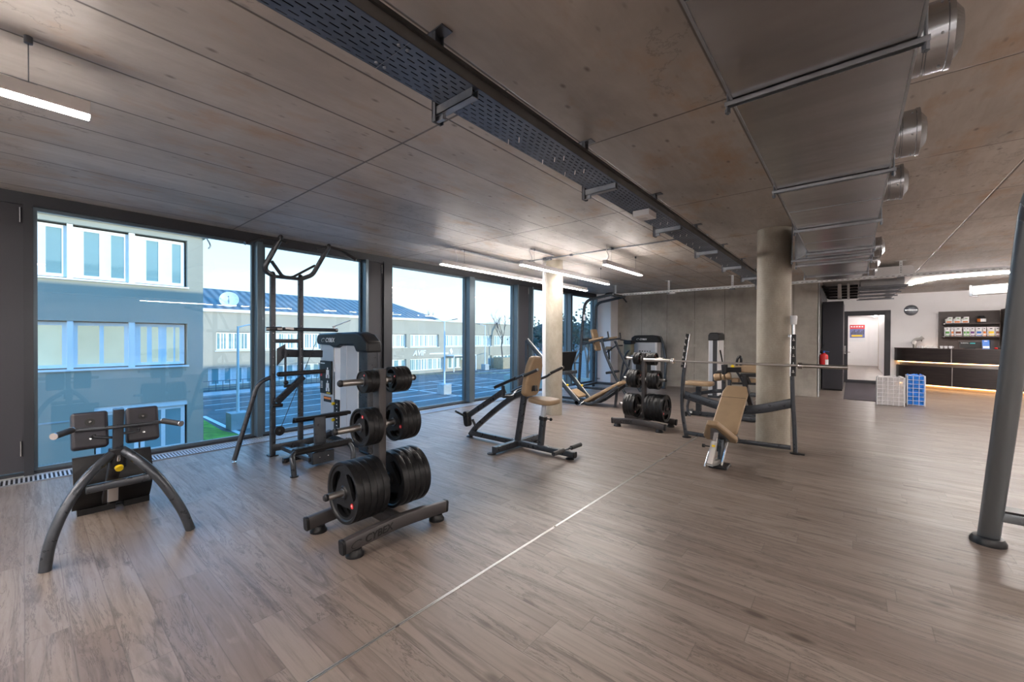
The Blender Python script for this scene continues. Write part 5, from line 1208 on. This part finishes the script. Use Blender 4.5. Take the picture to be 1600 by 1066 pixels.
# ---- barbell bench (uprights in the plane y = 6.48)
YU = 6.48
t = thing('olympic_incline_bench', 'tan incline bench with two tall barbell uprights before the thick column', 'weight bench', (-1.25, 6.2, 0))
def U(u, v, y=YU): return P(u, v, y=y)
for s, px, tp_ in ((-1, [(1073, 682), (1068, 655), (1066, 630), (1067, 600), (1070, 570)], [(1067, 574), (1075, 522)]), (1, [(1243, 707), (1241, 660), (1239, 626), (1238, 590), (1239, 570)], [(1240, 588), (1241, 523)])):
    q = [U(*p) for p in px]; q[0].z = 0
    o = obj('upright', G().beam(smooth(q, 5), .065, .05, up=(1, 0, 0), c=.015), M['steel'], t)
    a, b = U(*tp_[0], 6.44), U(*tp_[1], 6.47)
    obj('bar_guard', G().bar(a, b, .05, .07, up=(0, 1, 0), c=.012), M['ink'], o)
    obj('chrome_edge', G().bar(a + V((.036 * (1 if s < 0 else -.9), -.02, 0)), b + V((.036 * (1 if s < 0 else -.9), -.02, 0)), .012, .05, up=(0, 1, 0)), M['chrome'], o)
    g = G()
    for k in range(5):
        c = a.lerp(b, .12 + k * .19); g.ball(c + V((0, -.036, 0)), .007, 6)
        g.bar(c + V((0, -.03, -.02)), c + V((0, -.065, -.012)), .03, .012).bar(c + V((0, -.062, -.018)), c + V((0, -.068, .02)), .03, .01)
    obj('rack_hook', g, M['chrome'], o)
    f = q[0]; obj('foot_pad', G().lathe((f.x, f.y, 0), (0, 0, 1), [(0, 0), (.065, 0), (.065, .012), (.04, .02), (0, .02)], 20).box(f.x - .03, f.x + .10 * (1 if s > 0 else .3), f.y - .035, f.y + .03, 0, .014), M['black'], o)
xl, xr = U(1068, 620).x, U(1239, 626).x
obj('curved_beam', G().beam(smooth([U(1070, 617), U(1100, 627, 6.44), U(1140, 638, 6.41), U(1180, 640, 6.42), U(1238, 630)], 6), .03, .12, up=(0, 0, 1)), M['steel'], t)
obj('floor_tube', G().beam(smooth([(xl + .02, YU, .07), (-1.25, YU - .05, .07), (xr - .02, YU, .07)], 8), .05, .055), M['steel'], t)
obj('spine_beam', G().beam([(-1.24, YU - .05, .50), (-1.22, 5.9, .30), (-1.2, 5.28, .20)], .05, .08).beam([(-1.22, YU - .06, .08), (-1.2, 5.9, .30)], .05, .06), M['steel'], t)
XB = -1.2
bt, bb = V((XB + .02, 6.17, .83)), V((XB, 5.50, .325))
ay = (bt - bb).normalized(); ax = V((1, 0, 0)); c = (bt + bb) / 2; L = (bt - bb).length; n = ax.cross(ay)
o = obj('backrest', G().prism([(-.13, -L / 2), (.13, -L / 2), (.15, -L / 2 + .03), (.15, L / 2 - .12), (.115, L / 2), (-.115, L / 2), (-.15, L / 2 - .12), (-.15, -L / 2 + .03)], c, ax, ay, n * .06), M['tan'], t, bev=.016, seg=4)
s_ = c + ay * L * .22 + n * .0602; obj('pad_seam', G().bar(s_ - ax * .148, s_ + ax * .148, .004, .003, up=n), M['ink'], o)
obj('back_plate', G().prism(rrect(.2, L * .8, .02), c - n * .012, ax, ay, n * .012), M['steel'], t)
sb, sf = V((XB, 5.44, .27)), V((XB - .03, 5.10, .53)); ay = (sf - sb).normalized(); n = V((1, 0, 0)).cross(ay)
c = (sb + sf) / 2
o = obj('seat', G().prism([(-.17, -.20), (.17, -.20), (.185, -.12), (.06, .22), (-.06, .22), (-.185, -.12)], c + n * .03, V((1, 0, 0)), ay, n * -.065), M['tan'], t, bev=.02, seg=4)
nn = n if n.z < 0 else -n
obj('seat_plate', G().prism([(-.11, -.14), (.11, -.14), (.03, .15), (-.03, .15)], c + nn * .036, V((1, 0, 0)), ay, nn * .006).ball(c + nn * .042 + V((-.07, -.0, -.0)) - ay * .10, .008, 6).ball(c + nn * .042 + V((.07, 0, 0)) - ay * .10, .008, 6), M['zincdark'], o)
obj('seat_post', G().bar((XB - .01, 5.22, .40), (XB - .03, 5.13, .20), .05, .05, up=(1, 0, 0)), M['chrome'], t)
obj('post_sleeve', G().bar((XB - .02, 5.16, .30), (XB - .04, 5.05, .06), .06, .065, up=(1, 0, 0)).bar((XB - .04, 5.05, .07), (XB + .0, 5.3, .05), .07, .06), M['brushed'], t)
obj('adjuster_knob', G().cyl((XB - .04, 5.15, .24), (XB - .13, 5.15, .24), .008, 8).cyl((XB - .12, 5.15, .24), (XB - .15, 5.15, .24), .02, 12), M['black'], t)
obj('yellow_sticker', G().box(XB - .035, XB + .0, 5.105, 5.115, .25, .275), M['yellow'], t)
obj('front_leg', G().beam([(XB + .02, 5.34, .30), (XB + .02, 5.28, .0)], .09, .06, up=(1, 0, 0)), M['steel'], t)
obj('chrome_strut', G().cyl((XB + .08, 5.33, .28), (XB + .05, 5.18, .02), .01, 8).cyl((XB - .07, 5.15, .2), (XB - .09, 5.02, .03), .01, 8), M['chrome'], t)
obj('front_foot', G().box(XB - .08, XB + .12, 5.12, 5.34, 0, .035), M['black'], t, bev=.01)
# barbell
p0, p1 = P(1006, 565, y=6.37), P(1325, 577, y=6.37); p0.z = p1.z = 1.163
t = thing('barbell', 'long empty steel barbell resting on the tan bench uprights', 'barbell', ((p0.x + p1.x) / 2, 6.37, 1.163))
c0_, c1_ = P(1051, 566, y=6.37).x, P(1250, 574, y=6.37).x
obj('shaft', G().cyl((c0_, 6.37, 1.163), (c1_, 6.37, 1.163), .0145, 16), M['brushed'], t)
for a, b, c in ((p0.x, c0_, c0_), (p1.x, c1_, c1_)):
    o = obj('sleeve', G().cyl((a, 6.37, 1.163), (b, 6.37, 1.163), .0255, 24), M['brushed'], t)
    obj('collar', G().cyl((b - .022, 6.37, 1.163), (b + .022, 6.37, 1.163), .041, 24), M['chrome'], o)
t = thing('capped_rod', 'short steel rod with a white cap on the right side of the thick column', 'rod', (-.60, 6.62, 1.6))
q = P(1240, 505, y=6.60)
obj('rod', G().cyl((q.x, 6.6, 1.50), (q.x, 6.6, 1.70), .018, 12), M['chrome'], t); obj('cap', G().lathe((q.x, 6.6, 1.70), (0, 0, 1), [(0, 0), (.035, 0), (.042, .10), (.036, .118), (0, .12)], 16), M['white'], t)
obj('clamp', G().box(q.x - .06, q.x - .01, 6.59, 6.62, 1.53, 1.56), M['zinc'], t)

# ---- leg press at the column
t = thing('leg_press', 'low leg press with tan seat and back pad behind the slim column', 'gym machine', (-5.0, 8.3, 0))
ya, yb = 8.0, 8.55
for y, pts in ((ya, [(823, 532), (838, 553), (874, 591), (903, 630)]), (yb, [(860, 546), (885, 577), (921, 621)])):
    q = [P(*p, y=y) for p in pts]; q[-1].z = .06
    a, b = q[0], q[-1]
    o = obj('guide_rail', G().bar(a, b, .06, .075), M['steel'], t)
    up = V((.6, 0, .8)); obj('chrome_rod', G().cyl(a + up * .055, b + up * .055, .018, 12), M['brushed'], o)
    k0, k1 = a.lerp(b, .72), a.lerp(b, .98); obj('white_stop', G().bar(k0 + up * .06, k1 + up * .06, .03, .02), M['white'], o)
    kk = a.lerp(b, .78) + up * .08; obj('yellow_stop', G().ball(kk, .028, 10).cyl(kk, kk - V((.03, 0, .05)), .01, 8), M['yellow'], o)
    obj('rear_post', G().bar((a.x, y, 0), (a.x, y, a.z), .06, .06, up=(1, 0, 0)), M['steel'], t)
    obj('ground_rail', G().bar((a.x, y, .05), (b.x + .1, y, .05), .06, .06), M['steel'], t)
    obj('wheel', G().cyl((b.x - .02, y - .03, .05), (b.x - .02, y + .03, .05), .045, 16), M['black'], t)
f0, f1 = P(873, 553, y=ya + .05), P(873, 582, y=ya + .05); f2, f3 = P(899, 549, y=yb + .1), P(886, 577, y=yb + .1)
c = (f0 + f1 + f2 + f3) / 4; up = V((-.35, 0, 1)).normalized()
obj('foot_plate', G().prism(rrect(.62, .52, .02), P(884, 565, y=8.3), (0, 1, 0), V((.35, 0, 1)).normalized(), (.04, 0, -.012)), M['rubber'], t, bev=.008)
obj('carriage', G().bar(P(880, 583, y=ya), P(880, 583, y=ya) + V((0, yb - ya, 0)), .10, .08), M['steel'], t)
pa, pb_ = P(914, 629, y=8.27), P(975, 597, y=8.27); d = (pb_ - pa); L = d.length; ay = d.normalized(); n = V((0, 1, 0)).cross(ay); n = n if n.z > 0 else -n
o = obj('back_pad', G().prism([(-.19, -L / 2), (.19, -L / 2), (.20, -.1), (.16, L / 2 - .05), (.10, L / 2), (-.10, L / 2), (-.16, L / 2 - .05), (-.20, -.1)], (pa + pb_) / 2 - n * .035, (0, 1, 0), ay, n * .07), M['tan'], t, bev=.02, seg=4)
for y in (8.07, 8.47): obj('pad_frame', G().beam(smooth([V((pa.x - .05, y, .10)), V((pa.x + .3, y, pa.z + .03)), V((pb_.x - .05, y, pb_.z - .09))], 5), .04, .06), M['steel'], t)
obj('pad_prop', G().bar((pb_.x - .2, 8.27, 0.0), (pb_.x - .15, 8.27, pb_.z - .12), .05, .05, up=(1, 0, 0)), M['steel'], t)
obj('seat', G().prism(rrect(.34, .30, .04), (pa.x - .20, 8.27, .20), (0, 1, 0), (.85, 0, -.45), (.02, 0, .05)), M['tan'], t, bev=.018, seg=4)
obj('side_handle', G().tube([P(905, 634, y=7.9), P(908, 630, y=7.9), P(912, 628, y=7.95)], .012, 8), M['chrome'], t)

# ---- chin and dip tower
t = thing('chin_dip_tower', 'tall grey chin-up and dip tower with tan pads near the far window', 'gym machine', (-5.3, 10.6, 0))
y1_, y2_ = 10.05, 11.15
def side(y, up_px, leg_px, nm):
    q = [P(*p, y=y) for p in up_px]; q[0].z = 0
    u = obj('upright', G().beam(bend(q, .22, 8), .055, .075, up=(1, 0, 0), c=.015), M['steel'], t)
    q = [P(*p, y=y) for p in leg_px]; q[-1].z = 0
    obj('curved_leg', G().beam(smooth(q, 6), .05, .07, up=(1, 0, 0), c=.015), M['steel'], t)
    return u
u1 = side(y1_, [(904, 611), (909, 520), (914, 470), (957, 460)], [(940, 531), (947, 556), (963, 592), (980, 619)], 0)
u2 = side(y2_, [(927, 605), (929, 520), (931, 474), (976, 464)], [(961, 533), (970, 553), (985, 582), (1001, 611)], 1)
obj('paper_label', G().box(P(913, 496, y=y1_ - .03).x - .03, P(913, 496, y=y1_ - .03).x + .03, y1_ - .032, y1_ - .029, P(913, 501, y=y1_).z, P(913, 492, y=y1_).z), M['white'], u1)
for y, a, b in ((y1_, (906, 592), (965, 594)), (y2_, (927, 588), (985, 588))):
    p, q = P(*a, y=y), P(*b, y=y); p.z = q.z = .14 if y == y1_ else .16; obj('base_rail', G().bar(p, q, .05, .075), M['steel'], t)
logo(t, P(926, 592, y=y1_ - .03), (1, 0, 0), (0, 0, 1), .05, M['ink'])
pz = .95
obj('cross_tie', G().bar((P(909, 535, y=y1_).x, y1_, 1.38), (P(929, 535, y=y2_).x, y2_, 1.38), .05, .06).bar((-5.9, y1_, .14), (-5.95, y2_, .16), .05, .06), M['steel'], t)
a, b = P(911, 538, y=y1_), P(951, 528, y=y1_); obj('dip_arm', G().bar(a, b, .04, .05), M['steel'], t)
a2, b2 = P(930, 535, y=y2_), P(970, 529, y=y2_); obj('dip_arm', G().bar(a2, b2, .04, .05), M['steel'], t)
obj('arm_pad', G().bar(a.lerp(b, .25) + V((0, 0, .05)), a.lerp(b, .78) + V((0, 0, .05)), .10, .06, c=.02), M['tan'], t, bev=.012)
obj('arm_pad', G().bar(a2.lerp(b2, .35) + V((0, 0, .05)), a2.lerp(b2, .85) + V((0, 0, .05)), .10, .06, c=.02), M['tan'], t, bev=.012)
for p in (b, b2): obj('grip', G().cyl(p, p + V((-.03, 0, .17)), .02, 12), M['grip'], t)
cc = P(930, 531, y=10.5); ay = V((.25, 0, -1)).normalized()
obj('back_pad', G().prism(rrect(.30, .62, .05), P(929, 532, y=10.35), (0, 1, 0), ay, (.07, 0, .02)), M['tan'], t, bev=.02, seg=4)
obj('pad_bracket', G().bar(P(911, 531, y=y1_), P(926, 530, y=10.4), .06, .08), M['steel'], t)
tp0, tp1 = P(957, 460, y=y1_), P(976, 464, y=y2_)
obj('chin_handle', G().tube([P(944, 465, y=10.15), P(947, 459, y=10.2), P(957, 458, y=10.3), P(959, 462, y=10.4)], .022, 10, b=.04), M['grip'], t)
obj('chin_handle', G().tube([P(955, 462, y=10.6), P(970, 461, y=10.9), P(979, 472, y=11.2)], .022, 10, b=.04), M['grip'], t)
obj('top_tie', G().bar(tp0, tp1, .06, .05), M['steel'], t)
obj('foot_step', G().cyl(P(947, 583, y=y1_ + .3), P(967, 580, y=y1_ + .3), .035, 12), M['grip'], t)
obj('side_step', G().cyl(P(893, 567, y=y1_), P(907, 567, y=y1_), .015, 8), M['steel'], t)

# ---- cable machine with lettered cap near the concrete wall
ym = 12.3
def tower(name, label, yf, u0, u1, vt, vb, depth, txt, cap_h=.2, col=True):
    t = thing(name, label, 'gym machine', (P((u0 + u1) / 2, 540, y=yf).x, yf, 0))
    a, b = P(u0, vt, y=yf), P(u1, vt, y=yf); x0, x1 = a.x, b.x; zt = a.z; w_ = x1 - x0
    obj('shroud', G().box(x0 + w_ * .06, x1 - w_ * .12, yf, yf + depth, .06, zt - cap_h * .8), M['silver'], t)
    obj('shroud_edge', G().box(x0 + w_ * .02, x0 + w_ * .08, yf - .01, yf + depth, .06, zt - cap_h * .8).box(x1 - w_ * .14, x1 - w_ * .07, yf - .01, yf + depth, .06, zt - cap_h * .8), M['lampbody'], t)
    c = obj('tower_cap', G().prism([(0, -cap_h), (0, -cap_h * .35), (w_ * .12, -cap_h * .05), (w_ * .3, 0), (w_ * .8, 0), (w_ * .95, -cap_h * .12), (w_, -cap_h * .5), (w_, -cap_h)], (x0, yf - .04, zt), (1, 0, 0), (0, 0, 1), (0, depth + .06, 0)), M['black'], t, bev=.02)
    if txt: logo(c, (x0 + w_ * .2, yf - .042, zt - cap_h * .68), (1, 0, 0), (0, 0, 1), cap_h * .33, M['wink'])
    obj('base', G().box(x0, x1, yf - .03, yf + depth + .03, 0, .06), M['steel'], t)
    return t, x0, x1, zt
t, x0, x1, zt = tower('cable_row_machine', 'silver weight tower with white lettering on its cap, against the concrete wall', ym, 987, 1030, 524, 600, .3, True, .22)
obj('side_frame', G().beam(smooth([(x1 - .05, ym + .15, zt - .06), (x1 + .08, ym + .1, zt - .25), (x1 + .2, ym, zt - .75), (x1 + .22, ym - .05, .6), (x1 + .2, ym - .1, .02)], 5), .06, .07, up=(0, 1, 0)).beam([(x1 + .2, ym - .1, .05), (x1 - .2, ym + .1, .05)], .06, .06), M['steel'], t)
obj('weight_stack', G().box(x0 + .15, x1 - .25, ym - .025, ym - .003, .2, .7), M['ink'], t)
g = G()
for k in range(5): g.box(x0 + .25 + k * .08, x0 + .29 + k * .08, ym - .004, ym, 1.10, 1.13)
obj('panel_marks', g, M['ink'], t)
t = thing('chest_press_seat', 'black-framed machine with an olive pad left of the lettered weight tower', 'gym machine', (-5.0, 11.9, 0))
yy = 11.9
obj('pad', G().prism(rrect(.30, .40, .10), P(980, 545, y=yy), V((1, -.3, 0)).normalized(), (0, 0, 1), (.05, .15, 0)), simple('olive_vinyl', (.16, .15, .10), .5), t, bev=.03, seg=3)
obj('top_pad', G().prism(rrect(.32, .12, .05), P(980, 535, y=yy - .05), V((1, -.3, 0)).normalized(), (0, 0, 1), (.05, .2, 0)), M['black'], t, bev=.02)
obj('frame', G().tube(smooth([P(970, 590, y=yy), P(974, 568, y=yy), P(979, 552, y=yy), P(986, 547, y=yy)]), .03, 10).tube(smooth([P(972, 592, y=yy), P(982, 572, y=yy), P(985, 556, y=yy)]), .03, 10).cyl((P(970, 590, y=yy).x, yy, 0), P(970, 590, y=yy), .03, 10), M['steel'], t)
obj('press_handle', G().tube([P(946, 552, y=yy), P(953, 547, y=yy), P(963, 540, y=yy), P(973, 540, y=yy)], .02, 8).ball(P(951, 548, y=yy), .05, 8).tube([P(969, 531, y=yy), P(982, 533, y=yy)], .018, 8).tube([P(951, 550, y=yy), P(952, 562, y=yy)], .03, 8), M['black'], t)
obj('tan_rest', G().prism(rrect(.22, .14, .05), P(950, 545, y=yy + .1), (1, 0, 0), (0, 0, 1), (0, .1, 0)), M['tan'], t, bev=.02)
obj('base', G().bar((P(970, 590, y=yy).x - .2, yy, .05), (P(970, 590, y=yy).x + .8, yy, .05), .06, .07), M['steel'], t)
# narrow tower seen side-on
t, x0, x1, zt = tower('leg_extension_tower', 'narrow weight tower with a black cap, seen side-on before the concrete wall', 11.3, 1107, 1124, 520, 612, .55, False, .2)
obj('dark_front', G().box(x0 + (x1 - x0) * .42, x0 + (x1 - x0) * .80, 11.285, 11.3, .06, zt - .16), M['anth2'], t)
obj('rear_cable', G().tube([(x1, 11.4, zt - .45), (x1 + .08, 11.3, .9)], .02, 6), M['ink'], t)
# ---- seated leg machine with tan seat
yy = 8.5
t = thing('leg_machine', 'dark machine with a round-edged tan seat behind the left barbell upright', 'gym machine', (-2.1, yy, 0))
def E_(u, v, y=yy): return P(u, v, y=y)
obj('seat', G().prism(rrect(.50, .36, .08), E_(1093, 602) , (1, 0, 0), (0, 1, 0), (0, 0, .075)), M['tan'], t, bev=.025, seg=4)
sx = E_(1092, 610).x
obj('seat_post', G().bar((sx, yy, 0.05), (sx, yy, E_(1092, 604).z), .10, .09, up=(1, 0, 0)), M['steel'], t)
obj('arm_beam', G().beam(smooth([E_(1083, 616), E_(1105, 613), E_(1126, 611), E_(1150, 612, 8.7)], 4), .05, .07), M['steel'], t)
obj('base_frame', G().bar((sx - .2, yy - .05, .05), (-1.2, yy - .05, .05), .08, .08).bar((sx - .2, yy - .25, .05), (sx - .2, yy + .25, .05), .06, .06).bar((-1.9, yy + .25, .05), (-1.0, yy + .25, .05), .06, .07), M['steel'], t)
obj('base_label', G().box(sx - .19, sx - .10, yy - .094, yy - .09, .04, .08), M['wink'], t)
obj('curved_side', G().tube(smooth([E_(1078, 620, 8.3), E_(1074, 636, 8.3), E_(1079, 654, 8.3)]), .025, 8), M['steel'], t)
obj('base_foot', G().cyl((sx - .2, yy - .25, 0), (sx - .2, yy - .25, .02), .05, 12).cyl((-1.2, yy - .05, 0), (-1.2, yy - .05, .02), .05, 12), M['black'], t)
# ---- prone leg curl with tan rollers and pads
yy = 9.3
t = thing('leg_curl_machine', 'leg curl machine with tan rollers, wide tan pad and yellow lever tip', 'gym machine', (-1.7, yy, 0))
for k, (a, b) in enumerate((((1116, 590), (1127, 589)), ((1128, 589), (1133, 588.5)), ((1134, 588), (1142, 587)))):
    obj('roller', G().cyl(E_(*a), E_(*b), .072, 20), M['tan'], t, bev=.02, seg=3)
obj('roller_end', G().cyl(E_(1119, 582), E_(1141, 579), .03, 12), M['grip'], t)
obj('roller_cap', G().cyl(E_(1140, 579), E_(1142, 578.5), .033, 12), M['chrome'], t)
obj('roller_arm', G().bar(E_(1131, 594), E_(1131, 612), .10, .06, up=(1, 0, 0)).bar(E_(1140, 594), E_(1140, 604), .06, .06, up=(1, 0, 0)), M['steel'], t)
obj('black_head', G().bar(E_(1132, 570), E_(1133, 585), .12, .10, up=(1, 0, 0), c=.03).bar(E_(1137, 578), E_(1158, 578), .08, .09), M['black'], t, bev=.01)
ly = 9.05
lvr = obj('lever', G().tube(smooth([P(1150, 579, y=ly), P(1157, 590, y=ly), P(1164, 604, y=ly + .1), P(1170, 622, y=ly + .3)], 4), .022, 10), M['steel'], t); obj('yellow_tip', G().cyl(P(1143, 571, y=ly), P(1149.5, 578, y=ly), .03, 12), M['yellow'], t)
c = E_(1172, 579)
o = obj('chest_pad', G().prism([(-.26, -.05), (.20, -.05), (.30, .09), (-.26, .09)], c, (1, 0, 0), (0, 0, 1), (0, .28, 0)), M['tan'], t, bev=.02, seg=3)
obj('hip_pad', G().prism(rrect(.36, .13, .03), c + V((.30, .30, .0)), (1, 0, 0), (0, 0, 1), (0, .28, 0)), M['tan'], t, bev=.02, seg=3)
obj('pad_frame', G().bar(E_(1157, 586), E_(1200, 587), .08, .06).bar(E_(1164, 586), E_(1165, 604), .12, .08, up=(1, 0, 0)), M['black'], t)
obj('elbow_pad', G().prism(rrect(.24, .09, .03), E_(1178, 596), (1, 0, 0), (0, 0, 1), (0, .15, 0)), M['tan'], t, bev=.015); obj('elbow_pad', G().prism(rrect(.13, .09, .03), E_(1148, 595), (1, 0, 0), (0, 0, 1), (0, .15, 0)), M['tan'], t, bev=.015)
obj('pad_bar', G().bar(E_(1144, 599), E_(1184, 600), .04, .04).tube([E_(1166, 588), E_(1171, 599)], .03, 8), M['black'], t)
obj('side_loop', G().tube(smooth([E_(1151, 571), E_(1152, 562), E_(1156, 557), E_(1158, 562), E_(1157, 571)]), .022, 8), M['black'], t)
zb = .06
obj('base_beam', G().bar((E_(1140, 600).x, yy, zb), (-.9, yy, zb), .08, .08).bar(E_(1165, 604), (E_(1165, 604).x, yy, .06), .10, .08, up=(1, 0, 0)).bar(E_(1131, 612), (E_(1131, 612).x, yy, .06), .08, .08, up=(1, 0, 0)).bar(E_(1172, 617), E_(1200, 619), .06, .07), M['steel'], t)

# ---- leaning rig tube at the right edge
t = thing('power_rack', 'big grey tubular rack leg leaning in at the right edge of the photo', 'rack', (1.45, 4.4, 0))
steel2 = simple('slate_metallic_paint', (.20, .22, .24), .30, .8, .02, 2)
pr = circ(.058, 24, .036)
for x in (.80, 2.25):
    q = [V((x, 4.56, .02)), V((x, 4.20, 1.05)), V((x + (.0), 3.80, 2.12)), V((x, 3.60, 2.35)), V((x, 3.2, 2.42))]
    if x < 1: q[0].x = .785; q[1].x = .80
    o = obj('leg', G().sweep(smooth(q, 6), pr, up=(0, -1, .3)), steel2, t)
    obj('foot_cup', G().lathe((q[0].x, 4.56, 0), (0, 0, 1), [(0, 0), (.095, 0), (.095, .022), (.08, .05), (.055, .055), (0, .055)], 28), M['black'], o)
obj('cross_beam', G().bar((.83, 4.50, .235), (2.22, 4.50, .235), .06, .07), steel2, t)
obj('beam_top', G().box(.83, 2.22, 4.46, 4.60, .27, .285), M['black'], t)
obj('top_beam', G().bar((.80, 3.4, 2.38), (2.25, 3.4, 2.38), .06, .08), steel2, t)
